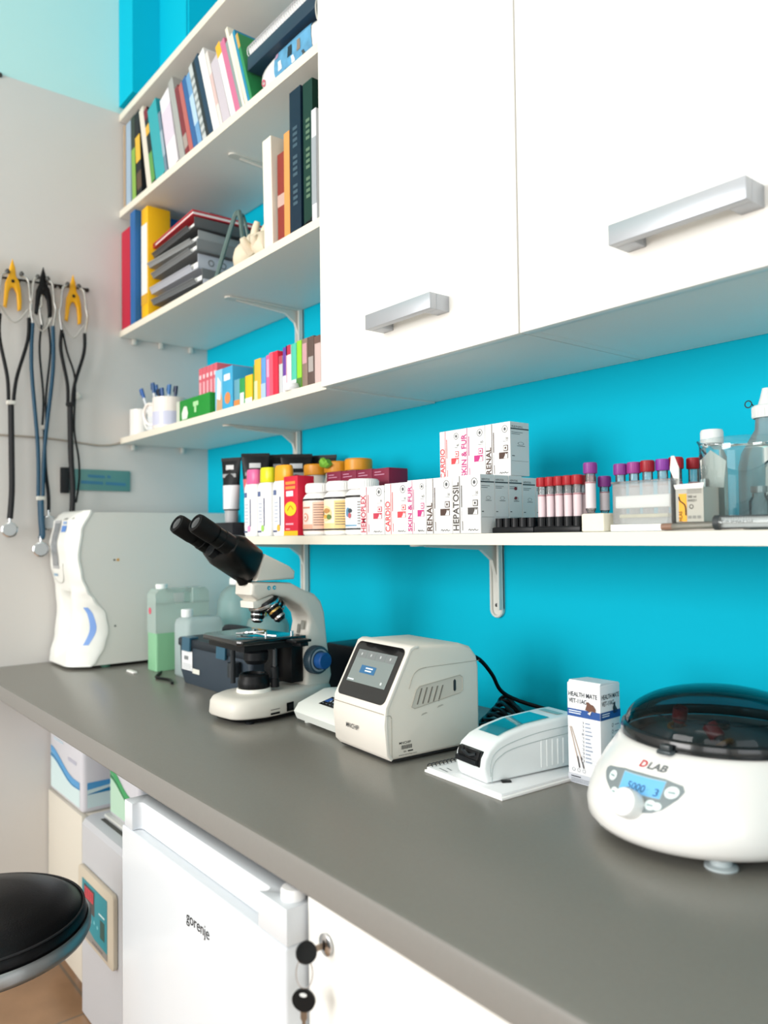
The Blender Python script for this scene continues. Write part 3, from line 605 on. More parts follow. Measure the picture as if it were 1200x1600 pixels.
# supplement jars
def jar(x, label, lab1, lab2, deco):
    t = thing('supplement_jar', label, 'jar', (x, -.25, Z4), 0, 'white supplement jars'); r = .0345
    q = M(); q.lathe([(0, 0), (r-.003, 0), (r, .003), (r, .074), (r-.004, .081), (.026, .085), (.026, .088)], C('F2F0EC', .3), n=40); q.build('jar_body', t)
    q = M(); q.lathe([(.0275, .0855), (.029, .0865), (.029, .102), (.027, .1045), (0, .105)], C('F4F4F2', .35), n=40)
    for i in range(40):
        a = 2*PI*i/40; q.box(-.0004, .0004, .0285, .0296, .088, .101, C('F4F4F2', .35), T=Matrix.Rotation(a, 4, 'Z'))
    q.build('lid', t)
    q = flatmesh(); q.lathe([(r+.0003, .008), (r+.0003, .0685)], C(lab1, .45), n=40); q.lathe([(r+.0005, .0695), (r+.0005, .0735)], C('2E2C2C', .4), n=40); q.lathe([(r+.0005, .0095), (r+.0005, .0125)], C('2E2C2C', .4), n=40)
    def cm(a, b, o=.0008): th = -PI/2 + a/r; return ((r+o)*math.cos(th), (r+o)*math.sin(th), b)
    def patch(a0, a1, b0, b1, c_, o=.0007):
        n = 8; vs = []
        for i in range(n+1): vs += [cm(a0+(a1-a0)*i/n, b0, o), cm(a0+(a1-a0)*i/n, b1, o)]
        q.add(vs, [(2*i, 2*i+2, 2*i+3, 2*i+1) for i in range(n)], C(c_, .45))
    patch(.018, .060, .013, .066, lab2)
    for i in range(9): patch(.020, .048, .060-.005*i, .0615-.005*i, '7A6A60', .001)
    deco(q, cm, patch); q.build('label_wrap', t)
    return t
def blob(q, cm, a, b, ra, rb, c_, n=14, o=.0011):
    vs = [cm(a+ra*math.cos(2*PI*i/n), b+rb*math.sin(2*PI*i/n), o) for i in range(n)]; q.add(vs, [tuple(range(n))], C(c_, .45))
def j1(q, cm, patch):
    patch(-.045, .018, .013, .022, 'E8A890'); patch(-.02, .012, .054, .057, 'C07A60', .001)
    blob(q, cm, .0, .036, .008, .009, 'E0A08A'); blob(q, cm, .0, .036, .005, .006, 'F3E4DC', o=.0014); blob(q, cm, .0, .036, .002, .003, 'B05A40', o=.0017)
def j2(q, cm, patch):
    patch(-.045, .018, .013, .023, 'F0D096'); blob(q, cm, -.004, .042, .016, .015, 'F2D9A0'); blob(q, cm, -.002, .047, .010, .005, 'C08A50', o=.0014); blob(q, cm, -.02, .042, .005, .009, '4A4440', o=.0014); blob(q, cm, .006, .035, .006, .005, '5E7A3A', o=.0017); blob(q, cm, -.006, .036, .007, .004, 'E8B04A', o=.0017)
def j3(q, cm, patch):
    patch(-.045, .018, .016, .019, '6A9AB8'); blob(q, cm, -.004, .04, .012, .015, 'E9EEF2'); blob(q, cm, -.002, .042, .007, .009, '5A8AAE', o=.0014); blob(q, cm, .003, .036, .004, .005, 'C05A60', o=.0017); blob(q, cm, .004, .045, .005, .004, '38424A', o=.0017)
jar(1.0115, 'white jar with a salmon label, left of the three supplement jars', 'F0D6CC', 'EDBFA8', j1)
jar(1.0865, 'white jar with a banana-yellow label between two other jars', 'F4E6C4', 'EBCB88', j2)
jar(1.1575, 'white jar with a blue-grey label touching the HEMOPLEX carton', 'EEF0F2', 'D8DEE4', j3)
# sunscreen bottles
NAVY = C('1E2F6E', .45)
def sunbottle(x, y, label, capc, dropc, w=.056, capw=.05, yz=.0):
    t = thing('sunscreen_bottle', label, 'bottle', (x, y, Z4), 0, 'white sunscreen bottles'); dd = .034; hb = .118
    rings = []
    for z, k in ((0, .88), (.003, .96), (.02, 1), (.10, 1), (.112, .96), (hb, .86)):
        rings.append([(w/2*k*(abs(math.cos(a))**.55)*(1 if math.cos(a) > 0 else -1), dd/2*k*(abs(math.sin(a))**.75)*(1 if math.sin(a) > 0 else -1), z) for a in [2*PI*i/28 for i in range(28)]])
    M().loft(rings, C('F3F3F1', .3)).build('bottle_body', t, 50)
    rings = []
    for z, k in ((hb+.0005, .9), (hb+.002, .95), (hb+.03, .9), (hb+.034, .82)):
        rings.append([(capw/2*k*math.cos(a), .015*k*math.sin(a)*1.1, z) for a in [2*PI*i/28 for i in range(28)]])
    M().loft(rings, C(capc, .3)).build('cap', t, 50)
    q = flatmesh(); e = -dd/2-.0006
    q.rect((.009, e, .022), (.0035, 0, 0), (0, 0, .062), NAVY); q.rect((-.016, e, .088), (.012, 0, 0), (0, 0, .011), C('5A6A94', .5)); q.disc((.004, e, .017), XH*.0065, ZH*.0075, C(dropc, .5), 16)
    for i in range(6): q.rect((-.012, e, .030+.008*i), (.014, 0, 0), (0, 0, .003), C('B8C0D0', .5))
    q.rect((-.018, e, .008), (.016, 0, 0), (0, 0, .0035), C('3A4670', .5)); q.build('printed_label', t)
    return t
sunbottle(.7480, -.252, 'white sunscreen bottle with a pink cap', 'E0659A', 'E890C0')
sunbottle(.8095, -.252, 'white sunscreen bottle with a yellow-green cap', 'D6D818', '9ED060')
sunbottle(.8770, -.252, 'white sunscreen bottle with a large orange cap', 'F2A516', 'F2B23A', w=.062, capw=.062)
t = thing('lotion_bottle', 'round-shouldered white lotion bottle with a blue foot beside the black tubes', 'bottle', (.690, -.215, Z4))
rings = []
for z, k in ((.022, .62), (.04, .78), (.07, .95), (.095, 1.), (.12, .95), (.14, .75), (.152, .45), (.156, .1)):
    rings.append([(.036*k*math.cos(a), .022*k*math.sin(a), z) for a in [2*PI*i/28 for i in range(28)]])
q = M(); q.loft(rings, C('F2F2F2', .3)); q.build('bottle_body', t, 60)
q = M(); q.lathe([(0, 0), (.021, 0), (.022, .004), (.0215, .0225), (0, .023)], C('1450B4', .35)); q.build('cap', t)
q = flatmesh(); q.poly((0, -.0226, .075), XH, ZH, [(-.012, 0), (-.002, -.006), (.002, .01), (-.004, .03), (-.012, .026)], C('8CC8DC', .4)); q.poly((0, -.0228, .08), XH, ZH, [(.002, .0), (.012, -.002), (.01, .018), (.0, .028)], C('DE70A0', .4)); q.build('printed_mark', t)
# black squeeze tubes
def sqtube(x, y, z0, label, low, h=.155, w=.058, lowh=(.3, .62), rz=0):
    t = thing('squeeze_tube', label, 'tube', (x, y, z0), rz, 'black squeeze tubes'); rings = []
    for i in range(11):
        u = i/10; ww = w/2*(.62+.38*u); dd = (.021*(1-u)**.8+.0012)
        rings.append([(ww*math.cos(a), dd*math.sin(a), .030+(h-.030)*u) for a in [2*PI*j/24 for j in range(24)]])
    q = M(); q.loft(rings, C('17181B', .35)); q.box(-w/2, w/2, -.0018, .0018, h-.001, h+.007, C('121315', .4)); q.build('tube_body', t, 50)
    q = M(); q.lathe([(0, 0), (.0155, 0), (.016, .002), (.017, .0295), (0, .03)], C('A9ABAE', .35)); q.build('cap', t)
    q = M()
    if low:
        rr = []
        for u in (lowh[0], (lowh[0]+lowh[1])/2, lowh[1]):
            ww = w/2*(.62+.38*u)+.0004; dd = (.021*(1-u)**.8+.0016); rr.append([(ww*math.cos(a), dd*math.sin(a), .030+(h-.030)*u) for a in [2*PI*j/24 for j in range(24)]])
        q.loft(rr, C(low, .4), cap=False)
    zz = .030+(h-.030)*.86
    q.box(-w*.2, w*.2, -.0065, -.0055, zz-.006, zz+.006, C('C9CACC', .4), .0004); q.box(-w*.34, w*.34, -.0085, -.0075, zz-.025, zz-.016, C('8E9092', .4)); q.build('printed_label', t, 50)
    return t
t = tag(M().box(.552, .640, -.252, -.198, Z4, Z4+.034, C('232428', .5), .002).build('dark_carton'), 'low dark carton under the left squeeze tubes', 'carton')
sqtube(.588, -.226, Z4+.0345, 'black squeeze tube with a white lower half, leftmost of the tubes', 'DCDFE2', .153, .058, (0.02, .5), rz=.45)
sqtube(.648, -.192, Z4, 'black squeeze tube with a red and pink band below its label', 'D05A62', .195, .070, (.42, .66), rz=.85)
sqtube(.655, -.130, Z4, 'plain black squeeze tube right of the red-banded one', None, .195, .066, rz=.9)
sqtube(.712, -.115, Z4, 'black squeeze tube behind the orange-capped bottle', None, .192, .078, rz=.9)
sqtube(.735, -.06, Z4, 'black squeeze tube nearest the shelf bracket', None, .190, .085, rz=.6)
# red box and maroon boxes
def rb(q, w, h):
    q.rect((-w*.35, -.0006, h*.86), (w*.7, 0, 0), (0, 0, h*.05), C('F09040', .5)); q.rect((-w*.35, -.0006, h*.78), (w*.7, 0, 0), (0, 0, h*.05), C('F09040', .5)); q.rect((-w*.3, -.0006, h*.66), (w*.5, 0, 0), (0, 0, h*.09), C('E8E4F0', .5))
    q.disc((0, -.0008, h*.45), XH*w*.42, ZH*h*.12, C('F6CC1C', .5), 24); q.tube([(-w*.2, -.001, h*.42), (0, -.001, h*.5), (w*.2, -.001, h*.44)], .0008, C('C04020', .5), n=4, k=3)
    q.rect((-w*.35, -.0006, h*.18), (w*.55, 0, 0), (0, 0, h*.03), C('E8A0B0', .5)); q.rect((-w*.35, -.0006, h*.1), (w*.3, 0, 0), (0, 0, h*.02), C('E8A0B0', .5))
sbox('red box with a yellow round picture and yellow foot', .9155, .9695, -.277, -.236, Z4, .124, 'CF1236', [(0, 1, 0, .08, 'F4B90E')], name='remedy_box', deco=rb)
for i in range(4):
    x = .975+.052*i
    def mb(q, w, h): q.rect((-w*.35, -.0006, h*.9), (w*.6, 0, 0), (0, 0, h*.012), C('C890A8', .5)); q.rect((-w*.35, -.0006, h*.94), (w*.4, 0, 0), (0, 0, h*.012), C('C890A8', .5))
    sbox(['maroon carton behind the salmon-labelled jar', 'maroon carton behind the banana-yellow labelled jar', 'maroon carton behind the blue-grey labelled jar', 'maroon carton at the right end of its row, behind HEMOPLEX'][i], x, x+.051, -.208, -.16, Z4, .132-.0015*i, '7C1638', name='maroon_carton', cat='carton', group='maroon cartons behind the jars', deco=mb)
for i, x in enumerate((.80, .884, .964)):
    t = thing('capped_bottle', ['bottle with an orange lid directly behind the red box', 'orange-lidded bottle in the middle behind the maroon cartons', 'orange-lidded bottle furthest right behind the maroon cartons'][i], 'bottle', (x, -.115, Z4), 0, 'bottles with orange lids')
    M().lathe([(0, 0), (.031, 0), (.032, .003), (.032, .115), (.027, .132), (.026, .14), (0, .14)], C('E8E4DC', .35), n=28).build('bottle_body', t)
    M().lathe([(.030, .1405), (.0305, .143), (.0305, .163), (.028, .166), (0, .1665)], C('E89A1E', .35), n=28).build('lid', t)
t = tag(M().tube([(.872, -.145, Z4+.158), (.878, -.15, Z4+.166), (.89, -.15, Z4+.158), (.90, -.148, Z4+.163)], .009, C('7AB83A', .5)).build('plastic_wrap'), 'scrap of green wrapping behind the orange-capped sunscreen', 'wrapping')
bpy.data.objects['plastic_wrap'].location.z = 0

# sample tube racks
def rack(x0, label):
    t = thing('tube_rack', label, 'rack', (x0, -.272, Z4), 0, 'black tube racks'); q = M(); w = .0805; d = .060; m = C('121417', .3)
    q.box(0, w, 0, d, 0, .008, m, .001); q.box(.002, w-.002, .002, d-.002, .0081, .0088, m)
    for j in range(4):
        for i in range(5):
            cx = .009+.0156*i; cy = .0085+.0145*j
            q.lathe([(.0071, .0085), (.0071, .022), (.0056, .022), (.0056, .0095), (0, .0095)], m, (cx, cy, 0), 12)
    for i in range(4): q.box(.009+.0156*i+.0072, .009+.0156*i+.0084, .003, d-.003, .0085, .022, m)
    q.build('rack_body', t); return t
rack(1.5075, 'empty black tube rack right of the HEPATOSIL carton'); rack(1.5895, 'black tube rack filled with red-capped sample tubes')
GT = CLEAR('FAFAFA', .03, .12, 'F4ECEE', 1.35)
def stube(x, y, z0, L, capc, label, group, r=.0058, caph=.012, capr=.0078, blood='B99AA2', tint='D9C6CB', tilt=(0, 0)):
    t = thing('sample_tube', label, 'sample tube', (x, y, z0), 0, group); t.rotation_euler = (tilt[0], tilt[1], 0)
    M().lathe([(0, 0), (r*.7, .001), (r, .005), (r, L), (r-.0008, L), (r-.0008, .005), (0, .002)], GT, n=16).build('glass_body', t)
    q = M(); q.lathe([(r+.0002, L*.12), (r+.0002, L*.74)], C(tint, .4), n=16); q.lathe([(r+.0004, L*.70), (r+.0004, L*.735)], C('A87880', .5), n=16); q.build('paper_label', t)
    q = M(); m = C(capc, .4); q.lathe([(capr-.0004, L-.004), (capr, L-.003), (capr, L+caph-.004), (capr-.0008, L+caph-.003), (0, L+caph-.0035)], m, n=20)
    for i in range(20): q.box(-.0003, .0003, capr-.0002, capr+.0003, L-.003, L+caph-.005, m, T=Matrix.Rotation(2*PI*i/20, 4, 'Z'))
    q.build('cap', t); return t
x0 = 1.5895
names = ['first', 'second', 'third', 'fourth', 'fifth']
proto = None
for j in range(3):
    for i in range(5):
        lab = 'red-capped tube in the black rack, %s from the left in its %s row' % (names[i], ['front', 'middle', 'back'][j])
        p = (x0+.009+.0156*i, -.272+.0085+.0145*j, Z4+.0097)
        if proto is None: proto = stube(*p, .060, 'A81622', lab, 'red-capped tubes in the black rack')
        else: dup(proto, p, lab)
# cream foam holder with larger tubes
t = thing('foam_block', 'cream foam block holding tall sample tubes, right of the filled rack', 'block', (1.675, -.275, Z4))
M().box(0, .036, 0, .10, 0, .0245, C('E7E2CF', .7, bump=.3, bs=300), .002).build('foam', t)
t = thing('tube_tray', 'low white tray behind the clear box, holding the purple and red tubes', 'tray', (1.6985, -.243, Z4))
q = M(); q.box(0, .085, .0, .14, 0, .004, C('ECECE8', .4)); q.box(0, .085, 0, .003, .004, .022, C('ECECE8', .4)); q.box(0, .085, .137, .14, .004, .022, C('ECECE8', .4)); q.box(0, .003, .003, .137, .004, .022, C('ECECE8', .4)); q.box(.082, .085, .003, .137, .004, .022, C('ECECE8', .4)); q.build('tray_body', t)
PU = '8A3A8E'; RE = '9C1626'
big = 'tall sample tubes with purple or red caps'
for (x, y, z0, L, c_, lb) in ((1.6815, -.262, Z4+.025, .058, PU, 'purple-capped tall tube at the front left of the foam block'),
        (1.6705, -.215, Z4+.0005+.0245, .042, PU, 'shorter purple-capped tube at the back of the foam block'),
        (1.7085, -.232, Z4+.0045, .076, PU, 'purple-capped tube at the front left of the white tray'),
        (1.7270, -.228, Z4+.0045, .077, '9A3A8A', 'second purple-capped tube in the white tray, left of a red one'),
        (1.7455, -.225, Z4+.0045, .078, RE, 'red-capped tube between two purple ones in the white tray'),
        (1.7615, -.215, Z4+.0045, .079, '8A3AA0', 'violet-capped tube in the white tray'),
        (1.7745, -.205, Z4+.0045, .081, 'A81A26', 'bright red-capped tube, tallest in the white tray'),
        (1.7580, -.175, Z4+.0045, .083, RE, 'red-capped tube just behind the tallest one'),
        (1.7710, -.155, Z4+.0045, .083, 'A81E2A', 'red-capped tube further back at the right of the white tray'),
        (1.7690, -.125, Z4+.0045, .084, 'A01C28', 'rearmost dark red capped tube of the white tray')):
    stube(x, y, z0, L, c_, lb, big, r=.0068, caph=.014, capr=.0090, tint='DCD2D6')
# clear slide box with white tray
t = thing('slide_box', 'clear plastic box with a white insert in front of the tall tubes', 'box', (1.716, -.268, Z4))
cl = CLEAR('FAFCFC', .05, .22, 'FFFFFF', 1.35)
q = M(); q.box(0, .083, 0, .02, 0, .009, C('EFEFEC', .45), .001); q.build('base', t)
q = M(); th = .0012
q.box(.004, .088, .001, .001+th, .0095, .062, cl); q.box(.004, .088, .020, .020+th, .0095, .062, cl); q.box(.004, .004+th, .001+th, .020, .0095, .062, cl); q.box(.088-th, .088, .001+th, .020, .0095, .062, cl); q.box(.002, .090, -.0005, .0225, .0622, .0650, cl, .0008); q.build('clear_shell', t)
q = M(); q.box(.006, .084, .004, .018, .030, .046, C('F4F4F2', .5), .001); q.build('white_insert', t)
q = M(); q.box(.010, .080, .006, .016, .0175, .022, C('CFC9A8', .5, noise=.3, ns=80), .001); q.build('glass_slides', t)
# small opened carton
t = thing('opened_carton', 'small opened carton with an orange stripe between the clear box and the beaker', 'carton', (1.8075, -.262, Z4+.0105))
q = M(); cw = C('E9E7E1', .6); gy = C('B3B2A8', .5)
q.box(0, .036, 0, .0012, 0, .040, gy); q.box(0, .0012, .0012, .05, 0, .042, cw); q.box(.0348, .036, .0012, .05, 0, .042, gy); q.box(0, .036, .0488, .05, 0, .042, cw); q.box(0.0012, .0348, .0012, .0488, 0, .0012, cw); q.build('carton_body', t)
M().prism([(0, .042), (.0, .068), (-.006, .083), (-.010, .083), (-.012, .066), (-.0012, .042)], 'y', .008, .0092, cw).build('flap', t); M().prism([(.008, .0422), (.036, .0422), (.040, .075), (.020, .090), (.006, .078)], 'y', .0485, .0495, cw).build('flap', t); M().prism([(.0, .0402), (.036, .0402), (.038, .047), (-.002, .046)], 'y', -.001, -.0001, cw).build('flap', t)
q = flatmesh(); e = -.0004; q.rect((.004, e, .0005), (.0105, 0, 0), (0, 0, .034), C('F0A818', .45)); q.tube([(.0045, e-.0002, .031), (.006, e-.0002, .026), (.0125, e-.0002, .020), (.0135, e-.0002, .008)], .0009, C('2A2622', .5), n=4)
q.text('HLAS', (.0085, e*2, .001), ZH, -XH, .0045, C('1E1A16', .5), w=.012, bold=True); q.text('500 ml', (.016, e, .029), XH, ZH, .0032, C('2E2E2C', .5), w=.011); q.text('00021', (.016, e, .0245), XH, ZH, .003, C('2E2E2C', .5), w=.011)
q.ring((.0205, e, .0185), XH*.0028, ZH*.0028, C('2E2E2C', .5), .3, 14)
for i in range(5): q.rect((.015, e, .0345+.0012*i), (.019, 0, 0), (0, 0, .0005), C('7A7A74', .5))
for i in range(3): q.rect((.016+.006*i, e, .004), (.0045, 0, 0), (0, 0, .0035), C('8A8A84', .5))
q.build('printed_label', t)
t = tag(M().prism([(1.80, -.277), (1.90, -.280), (1.96, -.20), (1.79, -.205)], 'z', Z4, Z4+.0016, C('BDB6AC', .5)).build('metal_plate'), 'thin grey plate lying under the beaker and syringe', 'plate')
ZP = Z4+.0018
t = thing('carton', 'grey carton lying under the opened carton', 'carton', (1.8065, -.266+.004, ZP))
M().box(0, .038, 0, .05, 0, .0082, C('6E6A66', .5), .0008).build('carton_body', t)
# beaker
t = thing('glass_beaker', 'large clear glass beaker with white printed marks at the right end of the shelf', 'beaker', (1.849, -.176, ZP))
gl = CLEAR('EAF4F3', .02, .06, 'ffffff', 1.85)
r = .0505; q = M(); q.lathe([(0, .001), (r-.008, .0012), (r-.002, .004), (r, .010), (r, .104), (r+.001, .108), (r+.003, .1115), (r+.001, .1125)], gl, n=64); q.build('glass_wall', t, 60)
q = flatmesh(); mk = C('E8EEEC', .5)
def bmp(a, b, th0=-2.25, rr=r+.0005): th = th0+a/rr; return (rr*math.cos(th), rr*math.sin(th), b)
vs = [];  n = 26
for k_ in (1, .84):
    for i in range(n): vs.append(bmp(.015*k_*math.cos(2*PI*i/n), .0375+.0078*k_*math.sin(2*PI*i/n)))
q.add(vs, [(i, (i+1) % n, n+(i+1) % n, n+i) for i in range(n)], mk)
for i in range(3): q.add([bmp(-.009, .0345+.003*i), bmp(.009, .0345+.003*i), bmp(.009, .0355+.003*i), bmp(-.009, .0355+.003*i)], [(0,1,2,3)], mk)
vs = []
for k_ in (1, .9):
    for i in range(n): vs.append(bmp(.006*k_*math.cos(2*PI*i/n), .0735+.007*k_*math.sin(2*PI*i/n)))
q.add(vs, [(i, (i+1) % n, n+(i+1) % n, n+i) for i in range(n)], C('8E9A98', .5))
for i in range(2): q.add([bmp(-.003, .070+.004*i), bmp(.003, .070+.004*i), bmp(.003, .072+.004*i), bmp(-.003, .072+.004*i)], [(0,1,2,3)], C('8E9A98', .5))
q.add([bmp(-.007+.002*(i//2), .050+.013*(i % 2 if (i//2) % 2 == 0 else 1-i % 2)) for i in range(2)]+[bmp(.008, .063), bmp(.008, .050)], [(0,1,2,3)], C('C8DCDC', .5))
q.build('printed_marks', t)
t = thing('small_vial', 'small glass vial standing inside the beaker', 'vial', (1.876, -.190, ZP+.0052))
q = M(); q.lathe([(0, 0), (.011, 0), (.012, .002), (.012, .028), (.008, .034), (.008, .038), (0, .038)], GT, n=24); q.build('glass_body', t); M().lathe([(.0095, .0385), (.0098, .046), (0, .0465)], C('A9B2B4', .3, metal=.6), n=24).build('cap', t)
t = thing('white_bottle', 'white-capped bottle with a paper label seen through the beaker', 'bottle', (1.782, -.125, Z4))
q = M(); q.lathe([(0, 0), (.0175, 0), (.0185, .003), (.0185, .10), (.0135, .112), (.0135, .118)], CLEAR('EEF6F6', .1, .6, 'F0F6F6', 1.4), n=32); q.build('bottle_body', t)
q = M(); q.lathe([(.0145, .1185), (.015, .12), (.015, .134), (.0135, .1375), (0, .139)], C('EFEFED', .4), n=32); q.build('cap', t)
q = M(); q.lathe([(.0189, .02), (.0189, .085)], C('E6E6E2', .5), n=32); q.build('paper_label', t)
t = thing('glass_cylinder', 'narrow clear glass cylinder with a paper label standing behind the beaker', 'bottle', (1.912, -.075, Z4))
q = M(); q.lathe([(0, 0), (.018, 0), (.019, .003), (.019, .112), (.015, .118), (.015, .124), (0, .124)], CLEAR('E4F2F0', .05, .2, 'E8F2F0', 1.45), n=28); q.build('glass_body', t); q = M(); q.lathe([(.0194, .03), (.0194, .095)], C('E9ECEA', .5), n=28); q.build('paper_label', t)
t = thing('wash_bottle', 'translucent wash bottle with a white ribbed nozzle cap, tallest thing on the lowest shelf', 'bottle', (1.839, -.083, Z4))
q = M(); q.lathe([(0, 0), (.036, 0), (.038, .004), (.038, .085), (.034, .104), (.024, .122), (.0165, .135), (.0155, .150), (0, .150)], CLEAR('E0ECEC', .15, .5, 'E2ECEC', 1.4), n=36); q.build('bottle_body', t)
q = M(); mm = C('EEEEEC', .4); q.lathe([(.0185, .1505), (.019, .152), (.019, .166), (.0175, .1675), (.012, .168), (.009, .178), (.0065, .188), (.006, .191), (0, .191)], mm, n=32)
for i in range(28): q.box(-.0006, .0006, .0187, .0197, .152, .165, mm, T=Matrix.Rotation(2*PI*i/28, 4, 'Z'))
q.build('nozzle_cap', t)
t['label'] = t['label']
q = M(); q.ring((-.024, -.004, .172), XH*.0055, ZH*.0055, BLK, .3, 20); q.tube([(-.019, -.004, .1715), (-.0165, -.004, .168)], .0008, BLK, n=5, smooth=False); q.build('cap_ring', t)
# pen-like vial and syringe in front
t = thing('glass_pipette', 'thin clear pipette tube with a brown end lying before the opened carton', 'pipette', (1.800, -.2815, Z4+.0048)); t.rotation_euler = (0, -.02, .04)
q = M(); q.cyl((0, 0, 0), (.014, 0, 0), .0042, C('8A6A58', .4), n=16); q.build('brown_stopper', t); q = M(); q.cyl((.0141, 0, 0), (.066, 0, .0), .0040, CLEAR('E6E6E0', .05, .35, 'D8D6CC', 1.4), n=16); q.build('clear_tube', t)
t = thing('syringe', 'clear plastic syringe with a dark plunger seal lying at the shelf front', 'syringe', (1.868, -.279, Z4+.0088)); t.rotation_euler = (0, 0, .05)
q = M(); q.cyl((0, 0, 0), (.085, 0, 0), .0082, CLEAR('EEF2F2', .04, .2, 'C9CFCF', 1.4), n=28, caps=False); q.build('barrel', t)
q = M(); q.cyl((-.001, 0, 0), (.006, 0, 0), .0085, C('33393C', .5), n=28); q.build('plunger_seal', t); q = M(); q.box(.0062, .085, -.0008, .0008, -.006, .006, C('E4E6E6', .4)); q.box(.0062, .085, -.006, .006, -.0008, .0008, C('E4E6E6', .4)); q.build('plunger_rod', t)
q = flatmesh(); dk = C('4A5052', .5)
def sm(a, b, rr=.0086): th = PI+b/rr; return (a, rr*math.sin(-PI/2+b/rr+.0), rr*math.sin(0)) 
def smap(a, b, rr=.0086): an = b/rr; return (a, -rr*math.cos(an), rr*math.sin(an))
for i in range(24): q.add([smap(.012+.0028*i, .004), smap(.0127+.0028*i, .004), smap(.0127+.0028*i, .0075 if i % 5 else .0095), smap(.012+.0028*i, .0075 if i % 5 else .0095)], [(0,1,2,3)], dk)
q.text('FOR SINGLE USE', None, None, None, .0032, dk, w=.036, fn=lambda a, b: smap(.010+a, b-.0005)); q.build('printed_scale', t)
# ================================================================== worktop
CT = .8395; ZC = CT + .0003
q = M()
pr = [(-.6865+.006, CT-.040), (-.6865, CT-.034), (-.6865, CT-.007), (-.6865+.002, CT-.002), (-.6865+.007, CT), (-.003, CT), (-.003, CT-.040)]
q.prism(pr[:0]+[(y, z) for y, z in pr], 'x', .002, 4.0, COUNTER)
o = q.build('worktop', None, 25)
o.data.materials.append(CEDGE)
for p in o.data.polygons:
    if p.normal.y < -.6 and abs(p.normal.x) < .5: p.material_index = 1
tag(o, 'long grey laminate worktop with a paler front edge', 'worktop')

# ------------------------------------------------------------------ big white analyzer
t = thing('blood_analyzer', 'large white bench analyzer with a wavy front and blue stripe, by the left wall', 'lab machine', (0, 0, 0))
ZA = ZC + .008
q = M(); q.prism([(-.448, ZA+.001), (-.434, .861), (-.414, .898), (-.404, .939), (-.411, .983), (-.439, 1.024), (-.457, 1.045), (-.472, 1.088), (-.480, 1.139), (-.472, 1.206), (-.447, 1.2565), (-.03, 1.2565), (-.022, 1.25), (-.022, ZA+.001)], 'x', .022, .2205, C('DCDBD4', .45)); q.build('housing', t)
shell = C('E9EAE4', .3, coat=.2)
def fz(tab, z):
    for i in range(len(tab)-1):
        if tab[i+1][0] <= z <= tab[i][0]:
            u = (tab[i][0]-z)/(tab[i][0]-tab[i+1][0]); u = u*u*(3-2*u); return tab[i][1]*(1-u)+tab[i+1][1]*u
    return tab[0][1] if z > tab[0][0] else tab[-1][1]
front = [(1.262, -.462), (1.25, -.478), (1.235, -.490), (1.17, -.502), (1.12, -.497), (1.05, -.484), (.99, -.480), (.92, -.486), (.868, -.498), (ZA, -.500)]
back = [(1.262, -.445), (1.206, -.470), (1.139, -.478), (1.088, -.470), (1.045, -.455), (1.024, -.437), (.983, -.409), (.939, -.402), (.898, -.412), (.861, -.432), (ZA, -.446)]
x0a, x1a = .017, .2225; NX, NZ = 24, 48; vs = []; fs = []
def fy(x, z):
    y = fz(front, z); u = (x-x0a)/(x1a-x0a)
    if z < 1.05:
        k = min(1, (1.05-z)/.03); k = k*k*(3-2*k); w = 0
        if .27 < u < .74: w = min(1, (u-.27)/.10, (.74-u)/.05); w = w*w*(3-2*w)
        kb = min(1, max(0, (z-.862)/.05)); y += .050*k*w*kb
    y += (fz(back, z)-y-.004)*.95*max(0, (u-.74)/.26)**1.8 if u > .74 else 0
    y += .006*max(0, (.1-u)/.1)**2
    return y
zs = [1.262-(1.262-ZA)*i/NZ for i in range(NZ+1)]
grid = []
for z in zs:
    row = [(x0a, fz(back, z)+.012, z)] + [(x0a+(x1a-x0a)*j/NX, fy(x0a+(x1a-x0a)*j/NX, z), z) for j in range(NX+1)] + [(x1a, fz(back, z), z)]
    grid.append(row)
vs = [v for r_ in grid for v in r_]; n = len(grid[0])
for i in range(NZ):
    for j in range(n-1): fs.append((i*n+j, i*n+j+1, (i+1)*n+j+1, (i+1)*n+j))
fs += [tuple(range(n)), tuple(NZ*n+j for j in range(n-1, -1, -1))]
for i in range(NZ): fs.append((i*n+n-1, i*n, (i+1)*n, (i+1)*n+n-1))
q = M(); q.add(vs, fs, shell); q.build('front_shell', t, 40)
q = M(); q.prism([(1.262, -.460), (1.262, -.0)], 'x', 0, 0, shell) if False else None
q = flatmesh()
def fr(x, z, off=.0012): return (x, fy(x, z)-off, z)
def fpatch(xa, xb, za, zb, m, n=6, off=.0012, sk=0):
    v = []; 
    for i in range(n+1):
        z = za+(zb-za)*i/n; v += [fr(xa+sk*i/n, z, off), fr(xb+sk*i/n, z, off)]
    q.add(v, [(2*i, 2*i+1, 2*i+3, 2*i+2) for i in range(n)], m)
fpatch(.056, .112, 1.105, 1.237, C('A9ABAC', .3)); fpatch(.062, .106, 1.113, 1.230, C('85898C', .2), off=.0018); q.build('screen', t)
q = flatmesh(); fpatch(.125, .165, 1.205, 1.222, C('5A86C8', .4), 2); fpatch(.130, .160, 1.226, 1.233, C('8AA8D0', .4), 2); fpatch(.13, .19, 1.238, 1.243, C('90908C', .4), 2); fpatch(.05, .085, 1.084, 1.091, C('88A8C0', .4), 2); q.build('printed_mark', t)
q = M(); q.tube([fr(.045, 1.10, .001), fr(.05, 1.078, .001), fr(.085, 1.066, .001), fr(.125, 1.075, .001), fr(.15, 1.12, .001)], .0022, C('C9C9C3', .4), n=6); q.build('panel_groove', t)
q = flatmesh(); v = []
for i in range(13):
    u = i/12; z = 1.003-.10*u; xm = .2045+.006*math.sin(PI*u); v += [fr(xm-.0038, z, .0010), fr(xm, z, .0012), fr(xm+.0038, z, .0010)]
